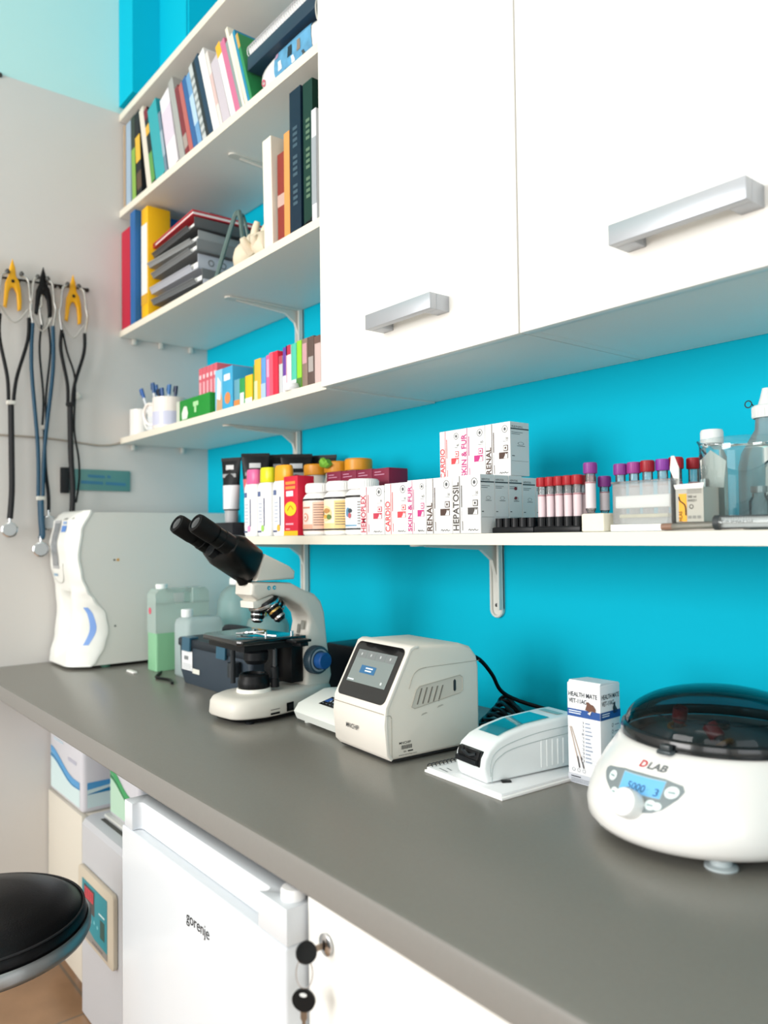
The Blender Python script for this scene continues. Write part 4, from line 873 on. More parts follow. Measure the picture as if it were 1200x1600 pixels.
q.add(v, [(3*i+j, 3*i+j+1, 3*i+j+4, 3*i+j+3) for i in range(12) for j in (0, 1)], C('7FA4E2', .4)); q.build('blue_stripe', t)
q = M(); q.cyl((.2196, -.385, 1.128), (.2215, -.385, 1.128), .003, C('7A766A', .5), n=12); q.cyl((.2196, -.375, 1.128), (.2215, -.375, 1.128), .004, C('D6A25A', .4), n=12); q.build('indicator', t)
M().cyl((.2196, -.383, .95), (.221, -.383, .95), .003, C('6E6E6A', .5), n=12).build('screw', t)
q = M(); q.box(.2196, .2202, -.372, -.3705, ZA+.01, 1.24, C('B8B8B0', .5)); q.box(.2196, .2202, -.3700, -.03, 1.2305, 1.232, C('B8B8B0', .5)); q.build('panel_seam', t)
for (x, y) in ((.05, -.45), (.195, -.40), (.05, -.06), (.195, -.06)): M().lathe([(0, 0), (.012, 0), (.013, .0078), (0, .0079)], C('4E8A74', .5), (x, y, ZC), 18).build('foot', t)
t = tag(M().box(.318, .365, -.390, -.378, ZC, ZC+.0055, C('EDEDE8', .5), .002, T=Matrix.Rotation(0, 4, 'Z')).build('plastic_strip'), 'small white plastic strip lying on the worktop before the green canister', 'plastic strip')

# ------------------------------------------------------------------ canisters
HD = lambda body, c='E6F4EE', t='F2FBF7': CLEAR(t, .25, body, c, 1.2)
t = thing('canister', 'flat translucent canister half full of green liquid beside the analyzer', 'canister', (.318, -.333, ZC))
def rr_ring(x0, x1, y0, y1, z, r, n=5):
    out = []
    for cx, cy, a0 in ((x1-r, y1-r, 0), (x0+r, y1-r, 90), (x0+r, y0+r, 180), (x1-r, y0+r, 270)):
        for i in range(n+1):
            a = math.radians(a0+90*i/n); out.append((cx+r*math.cos(a), cy+r*math.sin(a), z))
    return out
w, d, H_ = .056, .150, .212; hy0, hy1, hz0, hz1 = .052, .104, .172, .200; body = HD(.7)
# body around the grip hole; profile runs along the depth
q = M(); q.prism([(0, .098), (d, .098), (d, H_-.010), (d-.01, H_), (hy1, H_), (hy1, hz0), (hy0, hz0), (hy0-.004, hz1), (hy1, hz1), (hy1, H_), (.012, H_), (0, H_-.012)], 'x', 0, w, body) if False else None
q = M(); q.box(0, w, 0, d, .098, hz0, body); q.prism([(0, hz0), (hy0, hz0), (hy0-.004, hz1), (hy0-.004, H_), (.012, H_), (0, H_-.012)], 'x', 0, w, body); q.prism([(hy1, hz0), (d, hz0), (d, H_-.010), (d-.01, H_), (hy1, H_)], 'x', 0, w, body); q.box(.008, w-.008, hy0-.004, hy1, hz1, H_, body); q.build('bottle_body', t)
q = M(); q.loft([rr_ring(0, w, 0, d, z, .006) for z in (.0005, .0978)], C('86BE94', .3)); q.build('green_lower_part', t)
M().lathe([(.015, 0), (.0155, .012), (0, .0125)], C('F0F6F2', .4), (.028, .028, H_+.0003), 20).build('cap', t)
q = flatmesh(); q.disc((.020, -.0008, .155), XH*.009, ZH*.009, C('D0566A', .5), 16); q.build('red_mark', t)
t = thing('canister', 'small whitish canister with a white cap in front of the domed jug', 'canister', (.487, -.266, ZC))
rings = [rr_ring(-.042*k, .042*k, -.052*k, .052*k, z, .014*k) for z, k in ((0, .94), (.004, 1), (.128, 1), (.140, .94), (.146, .8))]
M().loft(rings, HD(.8, 'E4F2F2', 'F4FAFA')).build('bottle_body', t, 50)
M().lathe([(.0135, .1465), (.0145, .148), (.0145, .164), (.013, .166), (0, .1665)], C('F4F6F4', .4), (-.010, -.028, 0), 24).build('cap', t)
t = thing('jug', 'clear domed jug with a white lid standing behind the small whitish canister', 'jug', (.440, -.130, ZC))
rings = []
for z, k in ((0, .95), (.005, 1), (.14, 1), (.175, .94), (.200, .76), (.214, .5), (.218, .36)):
    rings.append([(.062*k*math.cos(a), .056*k*math.sin(a), z) for a in [2*PI*i/32 for i in range(32)]])
M().loft(rings, HD(.6, 'CDE6E2')).build('jug_body', t, 50)
M().lathe([(.0215, .2185), (.023, .220), (.023, .233), (.020, .237), (0, .238)], C('F0F4F2', .4), n=24).build('lid', t)
t = thing('bottle', 'wide translucent bottle with an orange cap behind the dark case', 'bottle', (.585, -.125, ZC))
rings = []
for z, k in ((0, .95), (.005, 1), (.120, 1), (.136, .9), (.144, .6), (.145, .25)):
    rings.append([(.060*k*math.cos(a), .052*k*math.sin(a), z) for a in [2*PI*i/32 for i in range(32)]])
M().loft(rings, HD(.65, 'CCE6E2')).build('bottle_body', t, 50)
M().lathe([(.0175, .1455), (.019, .147), (.019, .167), (.017, .169), (0, .1695)], C('F0A81C', .4), (-.018, -.012, 0), 24).build('cap', t)

# ------------------------------------------------------------------ dark carrying case
t = thing('equipment_case', 'dark blue-grey plastic case with clips and a white label behind the microscope', 'case', (.712, -.284, ZC), math.radians(1))
q = M(); cs = C('35414C', .5, bump=.1, bs=400)
q.loft([rr_ring(-.168*a, .168*a, -.060*b, .060*b, z, .010) for z, a, b in ((.0, .95, .86), (.004, .96, .88), (.030, .99, .97), (.085, 1, 1), (.088, 1, 1))], cs); q.build('lower_shell', t, 30)
q = M(); q.loft([rr_ring(-.172*a, .172*a, -.063*a, .063*a, z, .010) for z, a in ((.0885, .98), (.091, 1), (.104, 1), (.108, .97))], C('252C33', .4)); q.build('lid', t, 30)
for x in (-.115, .055):
    q = M(); q.prism([(-.0685, .080), (-.0640, .080), (-.0635, .1085), (-.0450, .1090), (-.0450, .1125), (-.0670, .1120)], 'x', x-.020, x+.020, C('2C5A70', .3)); q.build('clip', t)
q = M(); q.tube([(-.08, .02, .1085), (-.075, .015, .124), (-.05, .01, .134), (.04, .01, .135), (.09, .01, .124), (.095, .01, .1085)], .008, C('1D2226', .4), n=8); q.build('carry_handle', t)
q = flatmesh(); q.rect((-.150, -.0606, .034), (.055, 0, 0), (0, -.0002, .045), C('E9EBEC', .5)); q.rect((-.095, -.0606, .030), (.035, 0, 0), (0, .0006, .011), C('DDDDD2', .5)); q.rect((-.137, -.0612, .058), (.022, 0, 0), (0, .0004, .009), C('7A7E80', .5))
for i in range(4): q.rect((-.145, -.0611, .037+.0035*i), (.05-.006*(i % 2), 0, 0), (0, 0, .0013), C('B0B4B6', .5))
q.build('paper_label', t)
M().lathe([(0, 0), (.013, 0), (.013, .03), (0, .03)], C('2A3136', .3), (.125, -.0745, .052), 18).build('latch_roller', t)
t = tag(M().cyl((.56, -.21, ZC+.1), (.56, -.21, ZC+.1), .001, BLK).build('x'), 'x', 'x'); bpy.data.objects.remove(t)
q = M(); q.tube([(.40, -.33, ZC+.003), (.47, -.372, ZC+.004), (.53, -.362, ZC+.004), (.57, -.375, ZC+.004)], .0035, BLK, n=7)
tag(q.build('cable'), 'black cable running on the worktop in front of the green canister', 'cable')

# ------------------------------------------------------------------ microscope
MW = C('D6D2C8', .4); 
t = thing('microscope', 'cream and black binocular microscope with a blue focus knob', 'microscope', (.990, -.331, ZC), math.radians(6))
CX = -.012
# foot : narrow at the back, wide round nose
def footring(z, k):
    pts = []
    N = 40
    for i in range(N):
        a = 2*PI*i/N; s_ = math.sin(a); c = math.cos(a)
        y = .0 + (.125 if s_ > 0 else .138)*s_*k; 
        f = (y+.138)/.263
        w = .074*(1-.48*max(0, f-.25)/.75)
        x = CX + (w*(abs(c)**.45)*(1 if c > 0 else -1))*k
        pts.append((x, y, z))
    return pts
q = M(); q.loft([footring(.0095, .93), footring(.0105, .975), footring(.014, 1.), footring(.036, .985), footring(.043, .95), footring(.047, .86), footring(.049, .6)], MW); q.build('base', t, 50)
M().loft([footring(.004, .90), footring(.0092, .92)], BLK).build('base_plate', t)
for (x, y) in ((CX+.045, -.10), (CX-.045, -.10), (CX+.03, .085), (CX-.03, .085)): M().lathe([(0, 0), (.008, 0), (.008, .0038), (0, .0039)], RUB, (x, y, 0), 14).build('rubber_foot', t)
q = M(); q.lathe([(.034, .0475), (.0335, .054), (.032, .0555), (0, .0556)], C('E8E6DE', .4), (CX, -.058, 0), 36); q.build('lamp_collar', t)
q = M(); q.lathe([(.030, .056), (.031, .058), (.031, .070), (.0285, .074), (.0285, .080), (.025, .083), (.021, .083), (.019, .078), (0, .078)], BLK, (CX, -.058, 0), 36); q.build('field_lamp', t)
# arm
ap = [(.108, .040), (.116, .060), (.106, .120), (.098, .190), (.089, .213), (.072, .229), (.042, .240), (.012, .2545), (-.070, .2600), (-.082, .2585), (-.084, .236), (-.068, .224), (-.035, .233), (.000, .226), (.035, .208), (.052, .190), (.056, .172), (.048, .140), (.044, .105), (.048, .072), (.046, .052), (.040, .040)]
q = M(); q.prism(ap, 'x', CX-.028, CX+.032, MW, .008, 3); q.build('arm', t, 40)
q = M(); q.prism([(-.076, .2225), (-.030, .2330), (-.022, .228), (-.045, .214), (-.066, .208), (-.075, .210)], 'x', CX-.020, CX+.024, C('DEDBD2', .4), .003); q.build('nose_block', t, 40)
q = M()
for yy in (-.045, -.032): q.lathe([(.004, 0), (.004, .0012), (.0015, .0014), (0, .0004)], CHROME, (CX+.0322, yy, .2475), 12, d=(1, 0, 0))
q.build('clamp_screw', t)
# head : cream wedge
q = M(); q.prism([(-.074, .2615), (.018, .2615), (.020, .277), (.006, .288), (-.052, .313), (-.060, .304)], 'x', CX-.030, CX+.034, MW, .005, 3); q.build('head', t, 40)
# prism housing + tubes
A = Vector((CX+.002, -.074, .296)); E_ = Vector((CX+.002, -.208, .374)); dr = (E_-A).normalized(); nr = Vector((0, -dr.z, dr.y)); nr = -nr if nr.z < 0 else nr
def along(u, s_, v): return A + dr*u + XH*s_ + nr*v
q = M(); hh = C('050607', .35)
def hring(u, a, b, o=0):
    return [tuple(along(u, a*(abs(math.cos(t_))**.6)*(1 if math.cos(t_) > 0 else -1), o+b*(abs(math.sin(t_))**.6)*(1 if math.sin(t_) > 0 else -1))) for t_ in [2*PI*i/28 for i in range(28)]]
q.loft([hring(-.012, .028, .030, -.002), hring(-.004, .036, .035, -.002), hring(.05, .052, .033, .0), hring(.068, .054, .024, .0), hring(.072, .050, .020, .0)], hh); q.build('prism_housing', t, 40)
q = M(); q.cyl(along(.0, 0, -.02), (CX+.002, -.074, .262), .018, hh, n=20); q.build('head_joint', t)
q = M(); q.disc(along(.066, .0, -.0), XH*.0, XH*0, hh) if False else None
for s_ in (-.0325, .0325):
    q = M(); d0 = along(.070, s_, 0)
    q.lathe([(0, 0), (.0195, 0), (.0195, .022), (.0182, .0225), (.0182, .038), (.0165, .0385), (.0165, .040), (0, .040)], hh, d0, 28, d=dr)
    ob = q.build('eyepiece_tube', t, 40)
    q = M(); q.lathe([(.0155, .0405), (.0185, .0415), (.0190, .045), (.0190, .078), (.0175, .083), (.0125, .0845), (.0115, .082), (0, .0815)], C('060607', .55), d0, 32, d=dr); e2 = q.build('eyepiece', t, 40)
    q = M(); q.lathe([(.0112, .0828), (.006, .0835), (0, .0838)], C('20282E', .05, coat=1), d0, 24, d=dr); o = q.build('lens', e2)
q = M(); q.lathe([(0, 0), (.013, 0), (.013, .012), (.0105, .013), (.0, .013)], C('16181A', .4), along(.0722, 0, -.018), 24, d=dr); q.build('interpupillary_dial', t)
# nosepiece + objectives
nd = Vector((0, .42, -.90)).normalized(); N0 = Vector((CX+.002, -.036, .221))
q = M(); q.lathe([(0, -.004), (.030, -.004), (.032, .0), (.032, .008), (.029, .011), (0, .016)], C('1A1B1D', .2, metal=.5), N0, 36, d=nd); q.lathe([(.0322, .001), (.0328, .004), (.0322, .007)], CHROME, N0, 36, d=nd); q.build('nosepiece', t, 40)
for i, (ang, L) in enumerate(((-90, .036), (0, .042), (90, .030), (180, .026))):
    a = math.radians(ang); e1 = nd.orthogonal().normalized(); e1 = XH; e2 = nd.cross(e1).normalized()
    rd = e1*math.cos(a)+e2*math.sin(a); od = (nd*.86 + rd*.5).normalized() if True else nd; p0 = N0 + rd*.017 + nd*.008
    q = M(); L *= .92; q.lathe([(0, 0), (.0145, 0), (.0145, L*.28), (.0138, L*.3), (.0138, L*.62), (.012, L*.68), (.012, L*.85), (.007, L), (0, L)], BLKG, p0, 24, d=od)
    q.lathe([(.0146, L*.08), (.0149, L*.14), (.0146, L*.2)], CHROME, p0, 24, d=od); q.lathe([(.0139, L*.36), (.0141, L*.42), (.0139, L*.46)], C('B89A5A', .25, metal=.9) if i % 2 else CHROME, p0, 24, d=od); q.lathe([(.0121, L*.72), (.0123, L*.8), (.0121, L*.84)], CHROME, p0, 24, d=od)
    q.build('objective', t, 40)
# stage
st = C('0C1012', .12, coat=.5)
q = M(); q.prism([(-.165, -.070), (-.148, -.086), (.000, -.106), (.012, -.100), (.028, .040), (-.165, .045)], 'z', .140, .1495, st, -.0012); q.build('stage_plate', t)
q = M(); q.prism([(-.158, -.062), (-.142, -.076), (.000, -.096), (.006, -.092), (.020, .035), (-.158, .04)], 'z', .128, .1398, C('0F1113', .5)); q.build('stage_underframe', t)
q = M(); q.box(.030, .062, -.012, .026, .141, .146, BLK, .001); q.box(.034, .060, .0, .02, .133, .1405, BLK, .001); q.build('stage_slide_rail', t)
q = M(); q.tube([(-.075, -.055, .1535), (-.045, -.035, .155), (-.015, -.030, .153), (.010, -.02, .152)], .0022, CHROME, n=7); q.tube([(-.080, -.040, .1525), (-.055, -.045, .156), (-.030, -.020, .158)], .0026, CHROME, n=7)
q.lathe([(0, 0), (.008, .001), (.009, .004), (.005, .0075), (0, .008)], CHROME, (-.048, -.030, .155), 16); q.build('specimen_clip', t)
q = M()
for (x, y) in ((-.010, -.03), (.020, .01), (.012, .018)): q.cyl((x, y, .1498), (x, y, .159), .0028, CHROME, n=12)
q.build('stage_screw', t)
q = M(); q.box(CX-.055, CX-.02, .005, .030, .060, .128, C('15181A', .4), .003); q.build('condenser_mount', t)
q = M(); q.lathe([(0, .100), (.018, .100), (.024, .108), (.024, .122), (.020, .1275), (0, .1275)], C('141619', .35), (CX-.004, -.050, 0), 28); q.build('condenser', t)
q = M(); q.cyl((CX-.046, -.075, .060), (CX-.046, -.075, .128), .005, C('2A2D30', .25), n=12); q.build('guide_rod', t)
q = M(); q.box(CX-.018, CX+.024, .015, .045, .055, .135, BLK, .002); q.build('focus_block', t)
q = M(); q.cyl((CX+.030, -.030, .095), (CX+.030, -.030, .128), .0045, C('303336', .2), n=14); q.cyl((CX+.030, -.030, .056), (CX+.030, -.030, .072), .0085, BLK, n=20); q.cyl((CX+.030, -.030, .0725), (CX+.030, -.030, .0945), .0075, C('17191B', .3), n=20); q.build('stage_drive_knob', t)
q = M(); q.cyl((CX+.008, -.012, .070), (CX+.008, -.012, .128), .0022, CHROME, n=10); q.build('rack_pin', t)
# focus knobs
q = M(); kc = (CX+.0325, .064, .098)
q.lathe([(0, 0), (.026, 0), (.0275, .002), (.0275, .018), (.026, .0205), (.022, .021), (0, .021)], C('2F4450', .4), kc, 40, d=(1, 0, 0))
for i in range(40):
    a = 2*PI*i/40; q.box(.002, .018, -.0007, .0007, .0273, .0282, C('2A3C48', .4), T=Matrix.Translation(Vector(kc)) @ Matrix.Rotation(a, 4, 'X'))
q.ring((kc[0]+.0213, kc[1], kc[2]), YH*.0225, ZH*.0225, C('8EA0A8', .4), .16, 30); k_ = q.build('coarse_focus_knob', t, 40)
q = M(); q.lathe([(0, .0212), (.0165, .0212), (.017, .023), (.0165, .037), (.0145, .039), (0, .039)], C('174A86', .35), kc, 32, d=(1, 0, 0)); q.build('fine_focus_knob', k_, 40)
q = M(); q.lathe([(0, 0), (.026, 0), (.0275, .002), (.0275, .018), (.0, .0205)], C('2F4450', .4), (CX-.0285, .064, .098), 32, d=(-1, 0, 0)); q.build('coarse_focus_knob', t, 40)
# side switch, vents, lettering on the right flank of the foot
def flank(yy, z, off=.0008):
    f = (yy+.138)/.263; best = None
    s_ = yy/(.125 if yy > 0 else .138); c = math.sqrt(max(0, 1-s_*s_)); w = .074*(1-.48*max(0, f-.25)/.75); return Vector((CX+w*c**.45+off, yy, z))
def onflank(a0, a1, z0, z1, th, m, q):
    p = [flank(a0, z0), flank(a1, z0), flank(a1, z1), flank(a0, z1)]; pp = [v+Vector((th, 0, 0)) for v in p]
    q.add(p+pp, [(0,1,2,3), (7,6,5,4), (0,4,5,1), (1,5,6,2), (2,6,7,3), (3,7,4,0)], m)
q = M(); onflank(-.030, -.012, .014, .030, .001, BLK, q); onflank(-.026, -.016, .018, .026, .0022, C('1F2225', .3), q); q.build('power_switch', t)
q = M(); onflank(-.070, -.048, .014, .0175, .0004, BLK, q); onflank(-.070, -.048, .0225, .0235, .0004, C('55534E', .5), q); q.build('side_slot', t)
q = flatmesh(); q.tube([(CX-.055, -.1155, .022), (CX-.053, -.1185, .028), (CX-.050, -.121, .018), (CX-.045, -.124, .022), (CX-.040, -.1265, .020), (CX-.034, -.129, .023), (CX-.030, -.131, .019)], .0008, C('3A3A38', .5), n=5, k=3); q.build('lettering', t)
q = flatmesh(); q.rect((CX+.012, .0478, .158), (.010, 0, 0), (0, .003, .018), C('8E8E86', .5)); q.rect((CX+.0, .0475, .150), (.008, 0, 0), (0, .003, .018), C('77776F', .5)); q.build('data_label', t)

# dark power supply and monitor foot behind the microscope
t = tag(M().prism([(.875, -.145), (.985, -.145), (.985, -.035), (.875, -.035)], 'z', ZC, ZC+.108, C('10161C', .4), -.004).build('power_supply'), 'dark power supply box standing against the wall behind the microscope', 'power supply')
t = tag(M().box(.99, 1.10, -.10, -.03, ZC, ZC+.070, C('0B1016', .4), .004).build('adapter_box'), 'lower black adapter box between the power supply and the chemistry analyzer', 'adapter')
# ------------------------------------------------------------------ small balance
t = thing('digital_balance', 'low off-white instrument with a dark display, left behind the chemistry analyzer', 'balance', (1.075, -.355, ZC), math.radians(-4))
q = M(); q.prism([(.0, .008), (-.006, .022), (.004, .036), (.060, .056), (.075, .056), (.15, .050), (.155, .008)], 'x', 0, .175, C('DCE0DA', .35), .010, 4); q.build('body', t, 50)
q = flatmesh(); o_ = (.060, .0165, .0405+.0010); v_ = Vector((0, .056, .020)); q.poly(o_, XH, v_.normalized(), [(0, 0), (.075, 0), (.08, .026), (.006, .028)], BLKG)
q.poly((.060, .0165, .0419), XH, v_.normalized(), [(.004, .010), (.018, .010), (.020, .022), (.009, .023)], C('24539A', .3))
for i in range(4): q.rect(Vector((.028+.060-.008+.010*i, .0165, .0422))+v_.normalized()*.012, (.004, 0, 0), v_.normalized()*.005, C('9EB4C8', .4))
for i in range(4): q.rect(Vector((.066+.012*i, .0165, .0422))+v_.normalized()*.004, (.006, 0, 0), v_.normalized()*.0012, C('8A949C', .4))
q.build('display', t)
for (x, y) in ((.02, .02), (.15, .02), (.02, .13), (.15, .13)): M().lathe([(0, 0), (.009, 0), (.009, .0079), (0, .008)], C('D0D4CE', .5), (x, y, 0), 14).build('foot', t)

# ------------------------------------------------------------------ chemistry analyzer
t = thing('chemistry_analyzer', 'cream box-shaped analyzer with a slanted touch screen in the middle of the worktop', 'lab machine', (1.264, -.398, ZC), math.radians(-4))
BX = C('E2DCD0', .42); FX_LIT = C('E6E0D6', .38)  # second tone is the housing cream with front light painted in
Wd = .1465
prof = [(.012, .006), (.004, .014), (.0, .060), (.003, .0855), (.050, .170), (.058, .1735), (.150, .171), (.172, .164), (.186, .148), (.190, .130), (.190, .006)]
q = M(); q.prism(prof, 'x', 0, Wd, BX, .0065, 4); q.build('housing', t, 40)
# front frame strip slightly proud, paler tone paints in light falling on it
fp = [(.0115, .0055), (.003, .014), (-.0012, .060), (.0018, .0862), (.0490, .1712), (.0575, .1748), (.066, .1744), (.066, .170), (.0585, .1700), (.0525, .167), (.0080, .0845), (.005, .060), (.009, .017), (.015, .0085)]
q = M(); q.prism(fp, 'x', -.0008, Wd+.0008, FX_LIT, .0012, 2); q.build('front_frame', t, 40)
p0 = Vector((0, .0018, .0862)); p1 = Vector((0, .0490, .1712)); su = (p1-p0).normalized(); sn = XH.cross(su); sn = sn if sn.y < 0 else -sn; sl = (p1-p0).length
def rrect(w, h, r, n=6):
    out = []
    for cx, cy, a0 in ((w-r, h-r, 0), (r, h-r, 90), (r, r, 180), (w-r, r, 270)):
        for i in range(n+1): a = math.radians(a0+90*i/n); out.append((cx+r*math.cos(a), cy+r*math.sin(a)))
    return out
q = M(); bw = Wd-.014; pts = rrect(bw, sl-.004, .010)
V = [p0+XH*(.007+a)+su*(b+.002)+sn*.0004 for a, b in pts]; V2 = [v+sn*.0012 for v in V]; n = len(V)
q.add(V+V2, [tuple(range(n)), tuple(range(2*n-1, n-1, -1))]+[(i, (i+1) % n, n+(i+1) % n, n+i) for i in range(n)], C('0A0B0C', .12, coat=.6)); sc = q.build('touch_screen', t)
q = flatmesh(); O = p0+XH*.007+su*.002+sn*.0019; sh_ = sl-.004
def SP(a, b, w, h, m, o=0): q.rect(O+XH*a+su*b+sn*o, XH*w, su*h, m)
LC = C('7C8684', .25, emit=.08)
SP(.012, .024, bw-.024, .055, LC)
for i in range(4): SP(.0135+.0268*i, .0655, .0245, .0125, C('777C7C', .3, emit=.05), .0002)
SP(.038, .041, .042, .013, C('2F6690', .3, emit=.1), .0003)
for (a, b, w) in ((.052, .049, .02), (.052, .0445, .018), (.014, .0265, .018)): SP(a, b, w, .0022, C('DCE4E8', .4), .0004)
q.disc(O+XH*.107+su*.031+sn*.0004, XH*.0025, su*.0025, C('C8CECE', .4), 12)
for i in range(4): q.disc(O+XH*(.0135+.0268*i+.0122)+su*.0717+sn*.0004, XH*.002, su*.0025, C('B8BCBC', .4), 10)
q.build('display', sc)
q = M(); q.box(.001, Wd-.001, -.0014, -.0008, .0765, .0773, C('9E9488', .5)); q.build('front_seam', t)
q = flatmesh(); q.text('MNCHIP', (.040, -.0018, .040), XH, ZH, .0075, C('3E3E40', .5), w=.036, bold=True); q.build('front_lettering', t)
# right flank : recess with vents, slot, seam, barcode
X = Wd+.0003
q = M(); rp = [(.050, .082), (.060, .107), (.066, .1115), (.148, .120), (.153, .116), (.153, .096), (.148, .0925), (.056, .079)]
q.prism(rp, 'x', X-.0001, X+.0003, C('CBC5B9', .45)); pts = [(X+.0004, a, b) for a, b in rp]; q.tube(pts, .0008, C('B4AEA2', .5), n=5, closed=True, smooth=False); q.build('side_recess', t)
for i in range(5):
    M().prism([(.060+.0105*i, .0845), (.0625+.0105*i, .0845), (.0715+.0105*i, .1085), (.069+.0105*i, .1085)], 'x', X+.0003, X+.0008, C('7C766C', .6)).build('vent_slit', t)
q = M(); q.prism([(.134, .098), (.134, .1125), (.1365, .115), (.139, .1125), (.139, .098), (.1365, .0955)], 'x', X+.0003, X+.0009, C('2E3236', .4)); q.build('card_slot', t)
q = M(); q.box(X-.0001, X+.0003, .080, .1895, .1392, .1400, C('AFA99D', .5)); q.tube([(X, .080, .1396), (X, .065, .1375), (X, .054, .1290), (X, .046, .110)], .0007, C('AFA99D', .5), n=5); q.box(X-.0001, X+.0003, .012, .0128, .010, .068, C('AFA99D', .5)); q.tube([(X, .0022, .0745), (X, .010, .074), (X, .0125, .069)], .0007, C('AFA99D', .5), n=5); q.build('side_seam', t)
q = flatmesh(); bk = C('3C3A38', .5); XX = X+.0003
q.text('MNCHIP', (XX, .026, .0285), YH, ZH, .0036, bk, w=.022, bold=True)
for i in range(16): q.rect((XX, .030+.0013*i, .0205), (0, .0004+.0005*((i*7) % 3)/2, 0), (0, 0, .006), bk)
q.text('SN', (XX, .034, .0155), YH, ZH, .0026, bk, w=.005); q.rect((XX, .042, .0158), (0, .010, 0), (0, 0, .002), bk); q.text('www.mnchip.com', (XX, .025, .0105), YH, ZH, .0030, bk, w=.034)
for (a, b) in ((.068, .066), (.100, .074)): q.poly((XX, a, b), YH, ZH, [(0, 0), (.014, .003), (.010, .0045), (.003, .003)], C('B9B3A7', .5))
q.build('side_printing', t)
q = M(); q.box(.004, Wd-.004, .012, .186, .003, .0065, C('2C2C2C', .6)); q.build('bottom_plate', t)
for (x, y) in ((.02, .03), (.125, .03), (.02, .17), (.125, .17)): M().lathe([(0, 0), (.007, 0), (.007, .003), (0, .003)], RUB, (x, y, 0), 14).build('rubber_foot', t)
# cables behind it
q = M(); q.tube([(1.33, -.200, ZC+.14), (1.362, -.165, ZC+.132), (1.366, -.13, ZC+.10), (1.36, -.10, ZC+.065), (1.375, -.07, ZC+.045), (1.45, -.045, ZC+.03), (1.50, -.045, ZC+.018), (1.56, -.055, ZC+.012), (1.62, -.05, ZC+.008)], .0036, BLK, n=8)
tag(q.build('power_cable'), 'black cable dropping from the back of the chemistry analyzer', 'cable')
q = M()
for k_ in range(5): q.tube([(1.375+.07*math.cos(a+.3*k_), -.085+.045*math.sin(a), ZC+.0045+.0075*k_+.006*math.sin(3*a+k_)) for a in [2*PI*i/10 for i in range(10)]], .0037, BLK, n=7, closed=True)
tag(q.build('coiled_cable'), 'black coiled cable lying in loops beside the wall', 'cable')
q = M(); q.box(1.40, 1.452, -.155, -.12, ZC, ZC+.028, BLK, .004)
tag(q.build('cable_adapter'), 'black mains adapter brick beside the coiled cable', 'adapter')

# ------------------------------------------------------------------ notebook and strip reader
t = thing('spiral_notebook', 'white spiral notebook lying under the urine strip reader', 'notebook', (1.468, -.381, ZC), math.radians(-3))
M().box(0, .160, 0, .205, 0, .0036, PAPER, .0004).build('back_pages', t)
M().box(.002, .156, .003, .200, .0038, .0072, C('E9EBEC', .5), .0004).build('cover', t)
q = M()
for i in range(26): y = .008+.0073*i; q.tube([(.009, y, .0080), (.005, y, .0115), (-.002, y, .0085), (-.002, y, .003), (.001, y, .0005)], .0008, C('2E3032', .4), n=5, k=3)
q.build('wire_binding', t)
q = flatmesh()
for i, (a, w) in enumerate(((.020, .022), (.022, .014))): q.rect((.018+.006*i, .012+.009*i, .00745), (w, -.003, 0), (.0012, .002, 0), C('8E9496', .5))
q.build('cover_printing', t)
ZN = ZC + .0076
t = thing('strip_reader', 'white urine strip reader with a teal reflecting screen on the notebook', 'lab machine', (1.521, -.368, ZN), math.radians(-8))
SW = C('E6ECEC', .3, coat=.3)
sp = [(.006, 0.001), (.002, .006), (-.002, .022), (.000, .034), (.008, .046), (.022, .0555), (.045, .063), (.080, .0695), (.150, .0735), (.172, .0735), (.176, .068), (.176, .001)]
q = M(); q.prism(sp, 'x', 0, .0655, SW, .005, 4); q.build('housing', t, 40)
w2 = .0655
q = M(); q.prism([(-.0026, .022), (.005, .0215), (.008, .043), (.001, .0415), (-.0014, .034)], 'x', .006, .058, C('101214', .35), .001)
q.prism([(-.0075, .024), (.001, .0215), (.001, .0310), (-.0075, .031)], 'x', .0075, .054, C('1C1F22', .3), .0015); q.prism([(-.006, .0315), (.002, .0315), (.006, .042), (-.001, .0425)], 'x', .030, .0565, BLK, .001)
q.build('strip_feeder', t, 40)
q = M(); q.tube([(.024, -.0065, .040), (.030, -.0075, .0385), (.040, -.0065, .036), (.050, -.003, .0385)], .0022, C('25292C', .3), n=7); q.tube([(.026, -.005, .041), (.026, -.0055, .046)], .0012, BLK, n=5, smooth=False); q.build('feeder_latch', t)
def spt(y):
    for i in range(len(sp)-1):
        if sp[i][0] <= y <= sp[i+1][0] and sp[i+1][1] > .03: u = (y-sp[i][0])/(sp[i+1][0]-sp[i][0]); return sp[i][1]*(1-u)+sp[i+1][1]*u
    return .0735
q = M(); ys = [.032+.0095*i for i in range(11)]
for (xa, xb, off, m_) in ((.010, .056, .0004, C('A8CFCF', .3)), (.012, .054, .0008, C('0F8090', .06, coat=1))):
    q.add([v for y in ys for v in ((xa, y, spt(y)+off), (xb, y, spt(y)+off))], [(2*i, 2*i+1, 2*i+3, 2*i+2) for i in range(10)], m_)
q.build('screen', t)
q = flatmesh(); q.rect((.012, .145, .0741), (.040, 0, 0), (0, .012, 0), C('8FB4B4', .3)); q.build('printer_slot', t)
for i in range(5): M().box(w2-.0002, w2+.0006, .100+.0105*i, .1025+.0105*i, .008, .046-.0006*i, C('F2F6F6', .4), .0002).build('side_rib', t)
